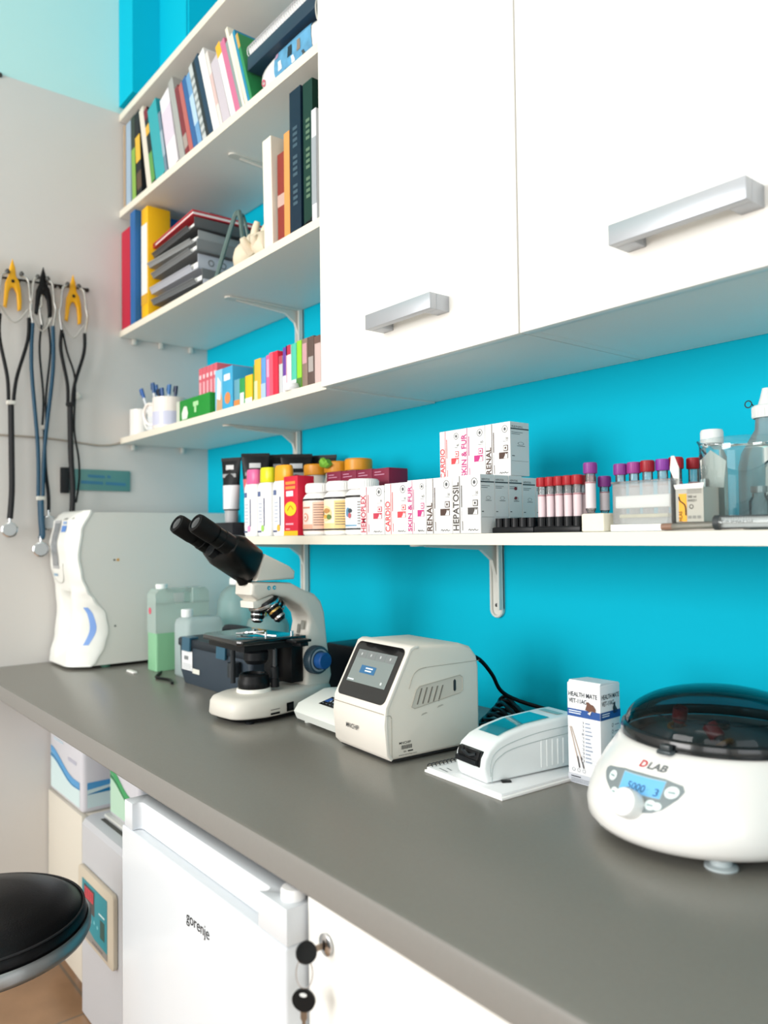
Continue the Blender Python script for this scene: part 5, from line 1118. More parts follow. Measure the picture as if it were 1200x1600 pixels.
q = M(); q.tube([(w2+.0002, .010, .010), (w2+.0002, .010, .026), (w2+.0002, .018, .040), (w2+.0002, .045, .050), (w2+.0002, .10, .0575), (w2+.0002, .172, .060)], .0006, C('AEBABA', .5), n=5); q.tube([(w2+.0002, .012, .002), (w2+.0002, .014, .022), (w2+.0002, .026, .034), (w2+.0002, .06, .043), (w2+.0002, .172, .050)], .0006, C('AEBABA', .5), n=5); q.build('side_groove', t)
t = tag(M().box(0, .013, 0, .007, 0, .0016, BLK).build('black_tag'), 'tiny black printed tag sticking out on the notebook beside the reader', 'tag'); t.location = (1.594, -.352, ZN+.0004); t.rotation_euler = (0, 0, 1.0)

# ------------------------------------------------------------------ test strip carton
t = thing('test_strip_box', 'tall white carton reading HEALTH MATE VET-11AC beside the centrifuge', 'box', (1.631, -.256, ZC), math.radians(1.5))
w, d, h = .0535, .047, .1375
q = M(); q.box(0, w, 0, d, 0, h, C('EFF0F2', .4), .0006); q.prism([(0.001, h), (d-.001, h), (d-.001, h+.0012), (.004, h+.0035)], 'x', .001, w-.001, C('E6E8EA', .4)); q.build('carton', t)
q = flatmesh(); e = -.0009; nb = C('1E4E94', .45); dk = C('2B3038', .5)
def face(o, u, ww, side):
    o = Vector(o); U_ = Vector(u)
    q.rect(o+ZH*.0915, U_*ww, ZH*.0105, nb); o = o+(U_.cross(ZH))*.0004; q.text('HEALTH MATE', o+U_*.0025+ZH*.1195, U_, ZH, .0062, dk, w=ww*.88, bold=.012); q.text('VET-11AC', o+U_*.0028+ZH*.1105, U_, ZH, .0060, dk, w=ww*(.55 if not side else .6), bold=.012)
    q.rect(o+U_*.003+ZH*.0985, U_*ww*.38, ZH*.0014, C('DDE6F2', .5)); q.rect(o+U_*.003+ZH*.0955, U_*ww*.36, ZH*.0014, C('DDE6F2', .5))
face((0, e*.6, 0), XH, w, False); face((w+.0006, 0, 0), YH, d, True)
q.poly((0, e*1.5, 0), XH, ZH, [(.030, .103), (.033, .111), (.031, .1135), (.035, .1145), (.0385, .112), (.043, .111), (.047, .106), (.0465, .1015), (.041, .103), (.0385, .0985), (.035, .102)], C('6A4636', .6)); q.poly((0, e*1.8, 0), XH, ZH, [(.034, .099), (.041, .103), (.038, .097)], C('E6DAD2', .6))
q.poly((w+.0006, 0, 0), YH, ZH, [(.030, .098), (.029, .106), (.031, .110), (.031, .114), (.033, .112), (.035, .114), (.035, .108), (.040, .102), (.041, .098)], C('2E3A40', .6))
for i in range(11):
    z = .083-.0052*i; q.rect((.0235, e, z), (.0032, 0, 0), (0, 0, .0032), C('9A9EA4', .5)); q.rect((.0240, e*1.5, z+.0005), (.0022, 0, 0), (0, 0, .0022), C('EFF0F2', .4)) if i != 3 else None
    q.rect((.029, e, z+.0006), (.008+.0012*((i*5) % 4), 0, 0), (0, 0, .0016), C('8C98AC', .5)); q.rect((.0285, e, z-.0009), (.023, 0, 0), (0, 0, .0003), C('C8CCD2', .5))
for (a, b) in ((.003, .020), (.0055, .027)):
    q.poly((0, e, 0), XH, ZH, [(a, .077), (a+.0016, .0772), (b, .0225), (b-.0018, .0222)], C('B9A79A', .5)); q.poly((0, e*1.5, 0), XH, ZH, [(a+(b-a)*.72, .0375), (a+(b-a)*.72+.0015, .0377), (b, .0225), (b-.0018, .0222)], C('4A4648', .5))
q.rect((0, e, 0), (w, 0, 0), (0, 0, .0125), C('C6CAD2', .5)); q.rect((.005, e*1.5, .0085), (.016, 0, 0), (0, 0, .0014), dk)
for i in range(3): q.rect((.005, e*1.5, .006-.002*i), (.040-.006*i, 0, 0), (0, 0, .0007), C('7A8088', .5))
for i in range(3): q.ring((.009+.0085*i, e, .0185), XH*.0026, ZH*.0026, C('9A9EA4', .5), .2, 12)
X = w+.0004; q.rect((X, 0, 0), (0, d, 0), (0, 0, .0125), C('C6CAD2', .5))
for i in range(7): q.ring((X, .028, .082-.009*i), YH*.0022, ZH*.0026, C('6A7078', .5), .25, 12); q.rect((X, .033, .0815-.009*i), (0, .010, 0), (0, 0, .0012), C('8C98AC', .5))
q.build('printed_label', t)

# ------------------------------------------------------------------ centrifuge
t = thing('centrifuge', 'round white bench centrifuge with a smoky domed lid at the right edge', 'centrifuge', (1.85, -.25, ZC))
CW = C('EFEDE9', .25, coat=.3)
tabs = [(.0135, .126, .160, .135), (.0155, .130, .1675, .14), (.024, .1345, .1755, .143), (.036, .1355, .1765, .143), (.050, .1335, .1720, .140), (.066, .1295, .1610, .135), (.082, .1235, .1455, .128), (.095, .1165, .1290, .120), (.1020, .1130, .1190, .114), (.1045, .1105, .1130, .111)]
def prm(z):
    if z <= tabs[0][0]: return tabs[0][1:]
    for a, b in zip(tabs, tabs[1:]):
        if a[0] <= z <= b[0]: u = (z-a[0])/(b[0]-a[0]); return tuple(a[i]*(1-u)+b[i]*u for i in (1, 2, 3))
    return tabs[-1][1:]
def rad(th, z):
    s_, f_, b_ = prm(z); w = math.sin(th); return s_+(f_-s_)*max(0, -w)**2.2+(b_-s_)*max(0, w)**2
q = M(); N = 96
q.loft([[(rad(2*PI*i/N, z)*math.cos(2*PI*i/N), rad(2*PI*i/N, z)*math.sin(2*PI*i/N), z) for i in range(N)] for z, *_ in tabs] + [[(.106*math.cos(2*PI*i/N), .106*math.sin(2*PI*i/N), .1042) for i in range(N)], [(.104*math.cos(2*PI*i/N), .104*math.sin(2*PI*i/N), .085) for i in range(N)], [(.060*math.cos(2*PI*i/N), .060*math.sin(2*PI*i/N), .078) for i in range(N)]], CW)
q.build('housing', t, 50)
M().loft([[(rad(2*PI*i/N, .0135)*k*math.cos(2*PI*i/N), rad(2*PI*i/N, .0135)*k*math.sin(2*PI*i/N), z) for i in range(N)] for z, k in ((.0095, .94), (.0132, .965))], C('2A2C30', .5)).build('bottom_plate', t)
for (x, y) in ((.062, -.118), (-.08, -.100), (.07, .09), (-.07, .09)): M().lathe([(0, 0), (.0165, 0), (.0165, .0022), (.011, .004), (.0105, .0094), (0, .0094)], C('B9C4C6', .4), (x, y, 0), 28).build('foot', t)
M().lathe([(0, .0855), (.1030, .0865), (.1030, .0945), (.060, .0925), (0, .0925)], C('6A6A68', .35), n=64).build('rotor_chamber', t)
q = M(); q.lathe([(0, .0930), (.088, .0930), (.092, .097), (.088, .1015), (.030, .1085), (.012, .112), (0, .112)], C('7A7470', .4), n=64); rt = q.build('rotor', t, 40)
q = M(); q.cyl((0, 0, .112), (0, 0, .120), .012, C('1E1E1E', .4), n=6); q.build('rotor_nut', rt)
# lid
q = M(); q.lathe([(.1085, .1050), (.1125, .1055), (.1130, .1100), (.1115, .1160), (.1075, .1180), (.1065, .1150), (.1070, .1060)], C('111518', .2, coat=.4), n=96); lidr = q.build('lid_rim', t, 40)
pf = [(.1070*math.cos(a), .1168+.0445*math.sin(a)) for a in [PI/2*i/14 for i in range(15)]]
q = M(); q.lathe(pf, CLEAR('8FAAB0', .03, .03, '1A2A30', 1.35), n=96); q.build('dome', lidr, 70)
q = M(); q.lathe([(.0800, .1330), (.0815, .1340), (.0830, .1330)], CLEAR('7C9498', .1, .2, '8AA0A4', 1.4), n=72); q.build('dome_ring', lidr)
def lid_tube(x, y, label, tx, ty):
    tt = thing('sample_tube', label, 'sample tube', (1.85+x, -.25+y, ZC+.1035), 0, 'red-capped tubes in the centrifuge'); tt.rotation_euler = (tx, ty, 0)
    M().cyl((0, 0, 0), (0, 0, .012), .0058, CLEAR('E8DADA', .05, .4, 'C8A8A8'), n=18).build('glass_body', tt)
    M().lathe([(0, .0118), (.0085, .0120), (.0088, .014), (.0086, .0285), (.0076, .0292), (.0070, .0260), (0, .0260)], C('B4242C', .4), n=24).build('cap', tt)
    M().tube([(.0105*math.cos(a), .0105*math.sin(a), .002) for a in [2*PI*i/12 for i in range(12)]], .0026, C('C8743A', .5), n=7, closed=True).build('rubber_ring', tt)
lid_tube(-.048, -.010, 'red-capped tube in the left slot of the centrifuge rotor', .15, .25)
lid_tube(.030, -.045, 'red-capped tube in the right slot of the centrifuge rotor, tipped over', -.1, -.75)
t2 = tag(M().box(-.008, .008, -.006, .006, 0, .004, BLK, .001).build('rotor_plug'), 'dark square plug between the two tubes in the rotor', 'plug'); t2.location = (1.848, -.262, ZC+.1135)
# everything on the front skin is mapped onto the curved body
def skin(x, z, off=.0006):
    th = -PI/2
    for _ in range(12): th = -PI/2 + math.asin(max(-1, min(1, x/rad(th, z))))
    r_ = rad(th, z)+off; return Vector((r_*math.cos(th), r_*math.sin(th), z))
def spatch(q, pts, m, off=.0006, sub=1):
    # fan from the centroid, so that the patch follows the curved skin
    P = []
    for a, b in zip(pts, pts[1:]+pts[:1]):
        for i in range(sub): P.append((a[0]+(b[0]-a[0])*i/sub, a[1]+(b[1]-a[1])*i/sub))
    cx = sum(p[0] for p in P)/len(P); cz = sum(p[1] for p in P)/len(P); n = len(P); K = 6
    vs = [skin(cx, cz, off)]
    for k in range(1, K+1): vs += [skin(cx+(p[0]-cx)*k/K, cz+(p[1]-cz)*k/K, off) for p in P]
    fs = [(0, 1+i, 1+(i+1) % n) for i in range(n)]
    for k in range(1, K):
        a = 1+(k-1)*n; b = 1+k*n; fs += [(a+i, b+i, b+(i+1) % n, a+(i+1) % n) for i in range(n)]
    q.add(vs, fs, m)
def roundpoly(pts, r, n=5):
    out = []; L = len(pts)
    for i in range(L):
        p = Vector(pts[i]); a = (Vector(pts[i-1])-p).normalized(); b = (Vector(pts[(i+1) % L])-p).normalized()
        p1 = p+a*r; p2 = p+b*r
        for k in range(n+1): u = k/n; out.append(tuple((1-u)**2*p1+2*u*(1-u)*p+u*u*p2))
    return out
PX = -.006; PZ = .064
q = flatmesh(); q.recalc = False
pan = [(-.0654, .0765), (-.0615, .0795), (-.0368, .0835), (-.0116, .0845), (.0153, .0842), (.035, .0812), (.0388, .0765), (.0354, .0695), (.0241, .0587), (.0144, .054), (.0025, .0521), (-.0189, .0539), (-.0389, .0593), (-.0589, .0687), (-.0645, .0730)]
spatch(q, pan, C('858F92', .4), .0006, 6); cp = q.build('control_panel', t)
lcd = [(-.0317, .0667), (.0180, .0678), (.0174, .0821), (-.0340, .0813)]
q = flatmesh(); spatch(q, [(-.0327, .0661), (.0190, .0672), (.0184, .0829), (-.0350, .0821)], C('A8C4CC', .3), .0010, 8)
spatch(q, lcd, C('6FB4E8', .2, emit=.25), .0014, 8)
lcdt = C('2C4A78', .4)
q.text('5000', None, None, None, .0062, lcdt, w=.022, fn=lambda a, b: skin(-.0225+a, .0695+b, .0018)); q.text('-', None, None, None, .0008, lcdt, w=.0025, fn=lambda a, b: skin(.0015+a, .0725+b, .0018)); q.text('3', None, None, None, .0062, lcdt, w=.0050, fn=lambda a, b: skin(.0100+a, .0690+b, .0018))
q.build('display', cp)
wb = C('E4F0F0', .35)
def circ(x, z, r, n=20): return [(x+r*math.cos(2*PI*i/n), z+r*.72*math.sin(2*PI*i/n)) for i in range(n)]
for (x, z, r, r2) in ((-.0487, .0740, .0062, 0), (.0273, .0745, .0072, 0), (.0110, .0608, .0062, .007), (-.0370, .0620, .0056, .005)):
    q = flatmesh(); spatch(q, circ(x, z, r), wb, .0012)
    if r2: spatch(q, circ(x+r2, z, r*.8), wb, .0011)
    spatch(q, [(x-r*.5, z-.0006), (x+r*.5, z-.0006), (x+r*.5, z+.0006), (x-r*.5, z+.0006)], C('7E9A9C', .4), .0017, 2)
    q.build('button', cp)
k0 = skin(-.0100, .0560, 0); kn = Vector((-.08, -.90, .44)).normalized()
q = M(); q.lathe([(.0150, -.002), (.0155, .0), (.0155, .013), (.0140, .0155), (0, .0160)], C('F2F2F0', .3, coat=.2), k0, 40, d=kn); q.build('dial_knob', cp, 40)
q = flatmesh(); LX = -.001; LZ = .0890
q.text('D', None, None, None, .0055, C('C8303C', .4), w=.0085, bold=.03, fn=lambda a, b: skin(LX-.020+a+b*.25, LZ+b, .0007)); q.text('LAB', None, None, None, .0055, C('6E7274', .4), w=.0225, bold=.03, fn=lambda a, b: skin(LX-.0095+a+b*.25, LZ+b, .0007)); q.build('lettering', t)
q = M(); q.box(-.007, .010, -.1235, -.112, .103, .1075, CLEAR('A8B4B8', .1, .4, '8A9498'), .0012); q.box(-.004, .008, -.1215, -.1135, .1076, .1135, C('3A4042', .3), .001); q.build('lid_latch', t)
# ================================================================== left wall
t = thing('hook_rail', 'thin dark rail on the left wall carrying the stethoscope hooks', 'rail', (0, 0, 0))
q = M(); q.tube([(.012, -.80, 1.899), (.012, -.62, 1.908), (.012, -.386, 1.918)], .003, C('2A2624', .5), n=8, smooth=False); q.build('rail_bar', t)
for y, z in ((-.386, 1.918), (-.46, 1.914), (-.477, 1.913), (-.548, 1.910), (-.575, 1.909), (-.632, 1.9065)): M().lathe([(.0055, 0), (.0055, .008), (.003, .012), (0, .012)], C('2A2624', .5), (.0008, y, z), 14, d=(1, 0, 0)).build('mounting_button', t)
def hook(y, z, col, label):
    t = thing('wall_hook', label, 'hook', (.0165, y, z), 0, 'pointed two-pronged wall hooks'); m = C(col, .35)
    q = M(); body = [(0, .062), (.006, .040), (.008, .020), (.015, .008), (.019, -.010), (.021, -.040), (.020, -.062), (.012, -.066), (.011, -.045), (.009, -.022), (.003, -.010), (-.003, -.010), (-.008, -.022), (-.010, -.040), (-.013, -.062), (-.020, -.058), (-.018, -.030), (-.016, .0), (-.009, .018), (-.006, .040)]
    body = [(a*1.15, b*1.12) for a, b in body]; q.prism(body, 'x', 0, .012, m, .003, 2); q.build('hook_body', t, 50)
    M().lathe([(.004, 0), (.0045, .002), (0, .003)], C('1E1A18', .5), (.0121, 0, .006), 12, d=(1, 0, 0)).build('screw', t)
hook(-.595, 1.892, 'EDAE16', 'amber hook with two prongs nearest the left picture edge, fully visible')
hook(-.665, 1.890, 'E8AE3A', 'amber hook cut by the left picture edge')
hook(-.514, 1.886, '141416', 'black two-pronged hook between the amber ones')
hook(-.432, 1.880, 'E9A912', 'amber hook nearest the shelves')
TUBEM = C('B9B7B2', .25, metal=.6)
def steth(label, yl, yr, zt, zb_, yv, zv, ye, ze, col, x=.035, w=.0048, single=True, clip='D8D4CC'):
    """headset tubes from (yl,zt),(yr,zt) down to zb_, tubing meeting at (yv,zv), chest piece at (ye,ze)"""
    t = thing('stethoscope', label, 'stethoscope', (0, 0, 0), 0, 'stethoscopes hanging on the hooks'); m = C(col, .45)
    q = M()
    for s_, y in ((-1, yl), (1, yr)):
        mid = (yl+yr)/2; q.tube([(x, mid+(y-mid)*.45, zt+.012), (x+.002, mid+(y-mid)*.85, zt), (x+.003, y, zt-.05), (x+.002, y+.004*s_, (zt+zb_)/2-.01), (x, y-.003*s_, zb_)], .0034, TUBEM, n=8)
    q.build('headset_tube', t)
    q = M()
    for y in (yl, yr): q.lathe([(0, -.006), (.006, -.003), (.0065, .003), (.003, .008)], C('4A4A48', .5), (x, (yl+yr)/2+(y-(yl+yr)/2)*.45, zt+.014), 12)
    q.build('ear_tip', t)
    q = M(); ym = (yl+yr)/2; q.tube([(x-.004, yl+.004, zb_+.03), (x-.004, ym, zb_-.012), (x-.004, yr-.004, zb_+.03)], .0022, C('B4B2AC', .4), n=6); q.build('spring', t)
    q = M()
    for s_, y in ((-1, yl), (1, yr)): q.tube([(x, y-.003*s_, zb_+.006), (x, y*.75+yv*.25+.006*s_, zb_*.75+zv*.25), (x, y*.3+yv*.7, zb_*.3+zv*.7), (x, yv+.006*s_, zv)], w, m, n=9)
    q.tube([(x, yv, zv+.004), (x, yv+.002, zv*.6+ze*.4), (x+.002, yv*.4+ye*.6+.004, zv*.3+ze*.7), (x+.004, ye, ze+.03)], w*1.75, m, n=10, flat=.7)
    q.build('tubing', t)
    q = M(); q.box(x-.004, x+.008, yv-.012, yv+.012, zv-.006, zv+.006, C(clip, .4), .003); q.build('clip', t)
    q = M(); c = (x+.004, ye, ze); q.lathe([(0, -.008), (.017, -.007), (.021, -.001), (.021, .004), (.018, .006), (.0, .006)], CHROME, c, 28, d=(1, -.3, 0)); q.lathe([(0, .0062), (.017, .0064), (.0165, .008), (0, .008)], C('9CA2A4', .3), c, 28, d=(1, -.3, 0)); q.cyl((x+.004, ye, ze+.016), (x+.004, ye, ze+.036), .0042, CHROME, n=12); q.build('chest_piece', t, 40)
    return t
steth('black stethoscope nearest the left picture edge', -.632, -.552, 1.905, 1.795, -.601, 1.560, -.604, 1.213, '141517')
steth('teal blue stethoscope hanging on the black hook', -.548, -.488, 1.905, 1.782, -.524, 1.300, -.524, 1.158, '08405A', clip='CFCFC6', w=.0052)
steth('dark thin stethoscope hidden behind the teal one, chest piece showing at its right', -.520, -.497, 1.895, 1.79, -.510, 1.50, -.500, 1.232, '1A2024', x=.022, w=.003)
steth('black stethoscope hanging nearest the shelves, lower end behind the analyzer', -.470, -.400, 1.900, 1.775, -.444, 1.570, -.440, 1.230, '121315', clip='2A2A2A')
q = M(); q.tube([(.030, -.462, 1.775), (.029, -.450, 1.72), (.028, -.43, 1.66), (.028, -.428, 1.60), (.027, -.430, 1.50), (.027, -.418, 1.42), (.027, -.416, 1.36), (.027, -.425, 1.29)], .003, C('1E2022', .45), n=7)
tag(q.build('loose_tubing'), 'thin black tube loop hanging beside the black stethoscope nearest the shelves', 'tubing')
t = tag(M().lathe([(0, 0), (.009, .001), (.011, .008), (.006, .014), (0, .015)], C('E4E2DA', .4), (.0008, -.414, 1.602), 18, d=(1, 0, 0)).build('round_hook'), 'small white round knob on the left wall beside the stethoscope tubes', 'knob')
q = M(); q.tube([(.004, -.80, 1.476), (.004, -.62, 1.474), (.004, -.54, 1.474), (.004, -.45, 1.470), (.004, -.36, 1.462), (.004, -.31, 1.466), (.004, -.275, 1.479)], .0026, C('A79C90', .5), n=7)
tag(q.build('wall_cable'), 'thin beige cable running along the left wall to the mug shelf', 'cable')
t = thing('wall_sign', 'small teal sign plate with two blurred lines on the left wall above the analyzer', 'sign', (.0008, 0, 0))
M().box(0, .005, -.438, -.258, 1.327, 1.389, C('5E918E', .35), .0008).build('plate', t)
q = flatmesh()
for (a, b, z, h_) in ((-.385, -.335, 1.366, .008), (-.328, -.318, 1.366, .008), (-.405, -.34, 1.347, .009), (-.333, -.272, 1.345, .009)): q.rect((.0056, a, z), (0, b-a, -.002), (0, 0, h_), C('3E7A9C', .5))
q.build('lettering', t)
tag(M().box(.0008, .010, -.462, -.438, 1.318, 1.392, C('2A2C2E', .5), .002).build('wall_box'), 'narrow dark box on the left wall at the left end of the teal sign', 'box')
tag(M().lathe([(.006, 0), (.006, .006), (0, .008)], C('3A3432', .5), (.0008, -.623, 2.478), 12, d=(1, 0, 0)).build('wall_screw'), 'dark screw head high on the left wall at the paint line', 'screw')

# ================================================================== under the worktop
LW = C('D6D1C4', .45)
t = thing('base_cabinet', 'cream low cabinet on metal legs in the corner under the worktop', 'cabinet', (0, 0, 0))
M().box(.004, .290, -.478, -.02, .070, .4845, LW, .0008).build('body', t); M().box(.004, .290, -.4945, -.4785, .072, .4845, C('D9D4C7', .4), .001).build('door', t)
for (x, y) in ((.075, -.43), (.245, -.43), (.075, -.07), (.245, -.07)): M().lathe([(.017, 0), (.019, .003), (.019, .010), (.0135, .014), (.0135, .0698), (0, .0698)], C('A9AAA8', .3, metal=.7), (x, y, .0005), 20).build('leg', t)
t = thing('incubator', 'white cabinet-like incubator with a teal control panel under the worktop', 'incubator', (0, 0, 0))
q = M(); q.prism([(-.494, .004), (-.494, .468), (-.487, .480), (-.470, .486), (-.02, .486), (-.02, .004)], 'x', .2915, .60, C('C6C9CE', .3)); q.build('housing', t, 25)
q = M(); q.box(.345, .59, -.466, -.455, .4862, .4870, C('4A4A46', .6)); q.build('lid_gap', t); q = M(); q.box(.33, .598, -.452, -.03, .4864, .494, C('D9DCD6', .4), .002); q.build('lid', t)
q = M(); pr_ = rrect(.245, .170, .012); V = [(.297+a, -.4945, .205+b) for a, b in pr_]; V2 = [(v[0], -.506, v[2]) for v in V]; n = len(V)
q.prism([(v[0], v[2]) for v in V], 'y', -.506, -.4945, C('CDC3B0', .4), .003); cpn = q.build('control_panel', t, 40)
q = flatmesh(); te = C('118A98', .35); e = -.5066
q.poly((0, e, 0), XH, ZH, [(.330, .262), (.36, .245), (.42, .233), (.505, .231), (.505, .352), (.330, .352)], te); q.poly((0, e, 0), XH, ZH, [(.330, .215), (.505, .215), (.505, .231), (.42, .233), (.36, .245), (.330, .262)], C('8C8A86', .4))
q.rect((.345, e-.0003, .285), (.075, 0, 0), (0, 0, .058), C('3E3A3C', .3)); q.rect((.350, e-.0006, .312), (.062, 0, 0), (0, 0, .026), C('C83A48', .4, emit=.15))
for i in range(4): q.rect((.3565+.0145*i, e-.0009, .315), (.003, 0, 0), (0, 0, .02), C('3E2A2C', .3))
q.rect((.458, e-.0003, .252), (.030, 0, 0), (0, 0, .042), C('0E4A44', .3)); q.rect((.450, e-.0003, .303), (.038, 0, 0), (0, 0, .004), C('D8EEF0', .4))
for i in range(5): q.disc((.352+.022*i, e-.0003, .268+.004*(i % 2)), XH*.0045, ZH*.0045, C('7CC8D0', .4), 12)
for i in range(6): q.rect((.405+.012*i, e-.0003, .2205), (.009, 0, 0), (0, 0, .003), C('5A4A4C', .5))
q.build('panel_printing', cpn)
def wavepack(label, x0, x1, y0, y1, z0, z1, c1, c2, c3):
    t = thing('wipes_pack', label, 'pack', (0, 0, 0), 0, 'white plastic-wrapped packs with a printed wave')
    q = M(); q.box(x0, x1, y0, y1, z0, z1, C('D2D3DA', .25, coat=.1), .014, 4); q.build('wrapping', t, 50)
    q = flatmesh(); e = y0-.0005; w = x1-x0; L = 24
    def wv(u): return z0+.070+.050*(.5+.5*math.cos(min(1, u*1.25)*PI))
    fx = [x0+.014+(w-.028)*i/L for i in range(L+1)]
    def strip(lo, hi, m, y, pts): q.add([v for p, u in pts for v in ((*p, lo(u)), (*p, hi(u)))], [(2*i, 2*i+2, 2*i+3, 2*i+1) for i in range(len(pts)-1)], m)
    F_ = [((x, e), (x-x0)/w) for x in fx]; S_ = [((x1+.0005, y0+.014+(y1-y0-.028)*i/8), 1+.0*i) for i in range(9)]
    for pts in (F_, S_):
        strip(lambda u: z0+.014, lambda u: wv(u), C(c3, .35), 0, pts)
    q2 = [((p[0], p[1]-.0004), u) for p, u in F_]; strip(lambda u: wv(u)-.010, lambda u: wv(u)+.008, C(c1, .35), 0, q2); q3 = [((p[0], p[1]-.0007), u) for p, u in F_]; strip(lambda u: wv(u)-.022+.012*u, lambda u: wv(u)-.012+.004*u, C(c2, .35), 0, q3)
    q4 = [((p[0]+.0004, p[1]), 1) for p, u in S_]
    k = [0]
    n_ = len(q4); q.add([v for i, (p, u) in enumerate(q4) for v in ((*p, z0+.060+.010*i/n_), (*p, z0+.078))], [(2*i, 2*i+2, 2*i+3, 2*i+1) for i in range(n_-1)], C(c1, .35)); q.add([v for i, (p, u) in enumerate(q4) for v in ((p[0]+.0003, p[1], z0+.048), (p[0]+.0003, p[1], z0+.049+.018*i/n_))], [(2*i, 2*i+2, 2*i+3, 2*i+1) for i in range(n_-1)], C(c2, .35))
    q.rect((x0+w*.28, e, z0+.19), (w*.10, 0, 0), (0, 0, .022), C('9A9AA4', .5)); q.rect((x0+w*.2, e, z0+.165), (w*.32, 0, 0), (0, 0, .006), C('A8CCD8', .5)); q.rect((x0+w*.15, e, z0+.148), (w*.3, 0, 0), (0, 0, .006), C('B8CCD8', .5)); q.rect((x0+w*.6, e, z0+.115), (w*.25, 0, 0), (0, 0, .010), C('B4B6C4', .5))
    q.build('printed_wave', t)
wavepack('white pack with a blue wave standing on the cream cabinet', .008, .282, -.492, -.36, .4853, .745, '4C9CD4', '1E7CB0', 'CFE6E8')
wavepack('white pack with a green wave standing on the incubator beside the fridge', .352, .545, -.448, -.30, .4945, .745, '35A05C', '1A7A44', 'B8DCC4')

# fridge
t = thing('under_counter_fridge', 'white under-counter fridge with a recessed door grip', 'fridge', (0, 0, 0)); FW = C('D3D8DD', .18)
fx0, fx1, fyf = 1.120, 1.600, -.700
M().box(fx0+.002, fx1-.004, -.655, -.10, .03, .782, C('E2E4E6', .35), .003).build('cabinet_body', t)
q = M(); q.box(fx0, fx1, fyf, -.6585, .05, .7445, FW, .004, 3); dr_ = q.build('door', t, 40)
# grip block on top of the door with a scooped front
q = M(); sc0, sc1, yb = fx0+.040, fx1-.055, -.6835
pl = [(fx0+.010, -.6985), (sc0, -.6985), (sc0, -.692)]
for i in range(7): a = PI/2*i/6; pl.append((sc0+.008-.008*math.cos(a), -.6915+.008*math.sin(a)))
for i in range(7): a = PI/2*i/6; pl.append((sc1-.008+.008*math.sin(a), -.6915+.008*math.cos(a)))
pl += [(sc1, -.692), (sc1-.006, -.6985), (fx1, -.6985), (fx1, -.6585), (fx0+.010, -.6585)]
q.prism(pl, 'z', .7448, .785, FW, .0012); q.build('grip', dr_, 40)
M().lathe([(0, 0), (.014, 0), (.0145, .002), (.0145, .010), (.013, .0125), (0, .0128)], C('EEEEEE', .3), (fx1-.020, -.677, .7852), 28).build('hinge_cap', t)
for x in (fx0+.05, fx1-.05): M().lathe([(0, 0), (.018, 0), (.018, .0295), (0, .0295)], RUB, (x, -.60, .0004), 18).build('foot', t)
q = flatmesh(); q.text('gorenje', (1.353, fyf-.0006, .6780), XH, ZH, .0185, C('1C1C1E', .4), w=.066); q.build('lettering', dr_)
# cabinet with lock
t = thing('base_cabinet', 'white base cabinet with a lock and keys beside the fridge', 'cabinet', (0, 0, 0))
M().box(1.604, 2.60, -.655, -.02, .08, .799, MEL).build('body', t); dd = M().box(1.604, 2.60, -.674, -.6555, .082, .797, C('F0EFEA', .35), .0012).build('door', t)
lc = Vector((1.641, -.6745, .757))
q = M(); q.lathe([(.0105, 0), (.0115, .001), (.0115, .0028), (.0085, .0042), (0, .0042)], CHROME, lc, 32, d=(0, -1, 0)); q.box(lc.x-.0012, lc.x+.0012, lc.y-.0048, lc.y-.0040, lc.z-.005, lc.z+.005, BLK); q.build('lock', dd, 40)
for x in (1.66, 2.5): M().box(x-.02, x+.02, -.62, -.58, .0005, .0795, BLK).build('leg', t)
t = thing('key', 'key with a black head turned in the cabinet lock', 'key', tuple(lc + Vector((0, -.006, 0))), 0, None)
def keyhead(q, c, u, v, n_, r=.0118):
    V = []
    for s_ in (-.0016, .0016):
        for i in range(28): a = 2*PI*i/28; V.append(c+u*r*math.cos(a)+v*r*.92*math.sin(a)+n_*s_)
    q.add(V, [tuple(range(28)), tuple(range(55, 27, -1))]+[(i, (i+1) % 28, 28+(i+1) % 28, 28+i) for i in range(28)], C('17191B', .3))
q = M(); keyhead(q, Vector((0, -.020, 0)), YH, (XH*-.53+ZH*.85).normalized(), (XH*.85+ZH*.53).normalized()); q.build('key_head', t, 40)
M().box(-.0008, .0008, -.0085, .0, -.003, .003, C('8A7C6E', .35, metal=.7)).build('key_blade', t)
t = tag(M().tube([(Vector((1.641, -.703, .737)) + Vector((.0, 0.0, 1))*.0155*math.cos(a) + Vector((.6, .8, 0))*.0085*math.sin(a)) for a in [2*PI*i/20 for i in range(20)]], .0006, C('C8C8CC', .2, metal=.9), n=6, k=3, closed=True).build('key_ring'), 'thin wire ring joining the two keys at the cabinet lock', 'key ring')
t = thing('key', 'second key with a black head hanging from the ring', 'key', (1.640, -.7035, .7095))
vd = Vector((.70, .70, 0)).normalized(); nd2 = Vector((.62, -.78, 0)).normalized()
q = M(); keyhead(q, Vector((0, 0, 0)), Vector((.78, .62, 0)), ZH, nd2, .0125); q.build('key_head', t, 40)
q = M(); w_ = Vector((.78, .62, 0))
V = []
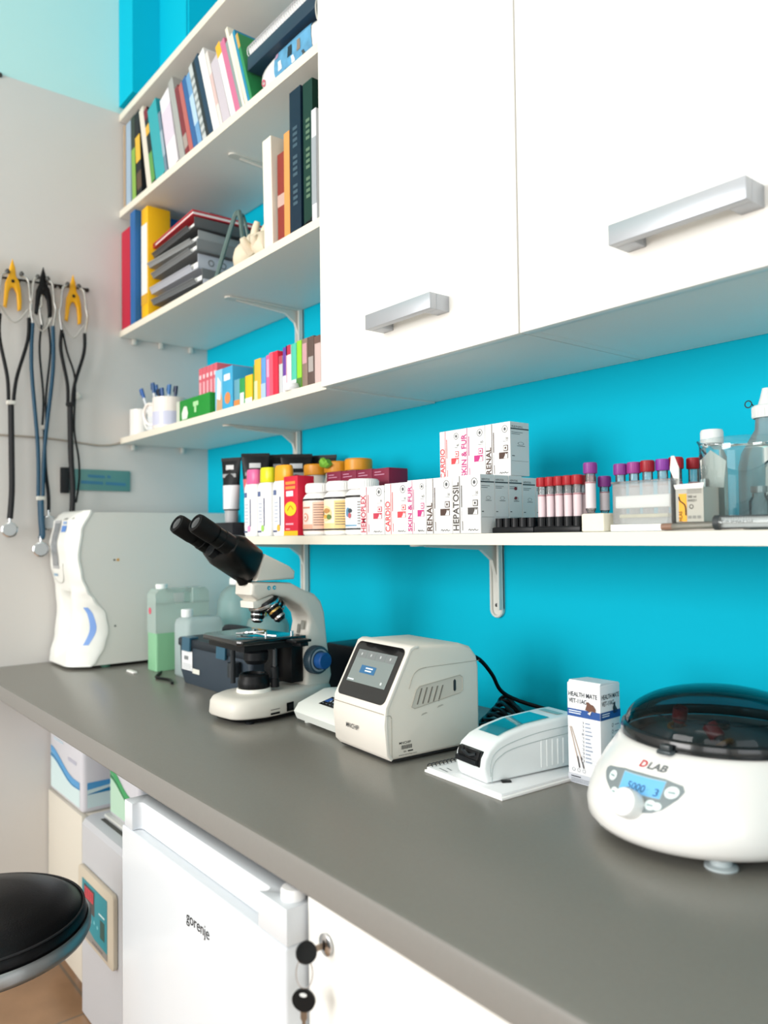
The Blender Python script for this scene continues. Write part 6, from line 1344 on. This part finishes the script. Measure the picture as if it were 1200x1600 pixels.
for s_ in (-.0008, .0008):
    for (a, b) in ((-.0035, -.011), (.0035, -.011), (.0035, -.019), (.0018, -.021), (.0018, -.028), (.0026, -.030), (.0018, -.036), (-.0012, -.037), (-.0018, -.030), (-.0018, -.021), (-.0035, -.019)): V.append(w_*a+ZH*b+nd2*s_)
q.add(V, [tuple(range(11)), tuple(range(21, 10, -1))]+[(i, (i+1) % 11, 11+(i+1) % 11, 11+i) for i in range(11)], C('8A7C6E', .3, metal=.7)); q.build('key_blade', t)
q = flatmesh(); q.disc(nd2*.0018+ZH*.006, w_*.004, ZH*.0022, C('D8DCDC', .2)); q.build('key_hole', t)

# stool
t = thing('stool', 'round black padded stool with a silver rim in front of the incubator', 'stool', (.765, -.835, 0))
q = M(); rs = .190; q.lathe([(0, .482), (rs-.02, .482), (rs-.004, .489), (rs-.001, .500), (rs-.006, .512), (rs-.03, .524), (rs-.08, .533), (0, .538)], C('111113', .33, bump=.15, bs=350), n=96); q.build('seat', t, 60)
q = M(); q.lathe([(rs-.03, .462), (rs+.002, .466), (rs+.006, .474), (rs+.0055, .490), (rs+.001, .4935), (rs-.004, .4886)], C('A7A9AA', .3, metal=.75), n=96); q.build('rim', t, 60)
q = M(); q.tube([((rs-.0065)*math.cos(a), (rs-.0065)*math.sin(a), .5135) for a in [2*PI*i/48 for i in range(48)]], .0022, C('2A2A2C', .5), n=6, k=2, closed=True); q.build('piping', t)
M().lathe([(0, .461), (.06, .461), (.05, .445), (.026, .44), (.026, .30), (.019, .298), (.019, .10), (0, .10)], C('8E9092', .3, metal=.8), n=32).build('column', t)
for i in range(5):
    a = 2*PI*i/5 + .3; q = M(); q.tube([(0.018*math.cos(a), .018*math.sin(a), .095), (.13*math.cos(a), .13*math.sin(a), .080), (.23*math.cos(a), .23*math.sin(a), .060)], lambda s_: .014-.004*s_, C('9A9C9E', .3, metal=.7), n=10, k=3); q.build('leg', t)
    M().cyl((.232*math.cos(a)-.010*math.sin(a), .232*math.sin(a)+.010*math.cos(a), .0255), (.232*math.cos(a)+.010*math.sin(a), .232*math.sin(a)-.010*math.cos(a), .0255), .025, RUB, n=24).build('caster', t)
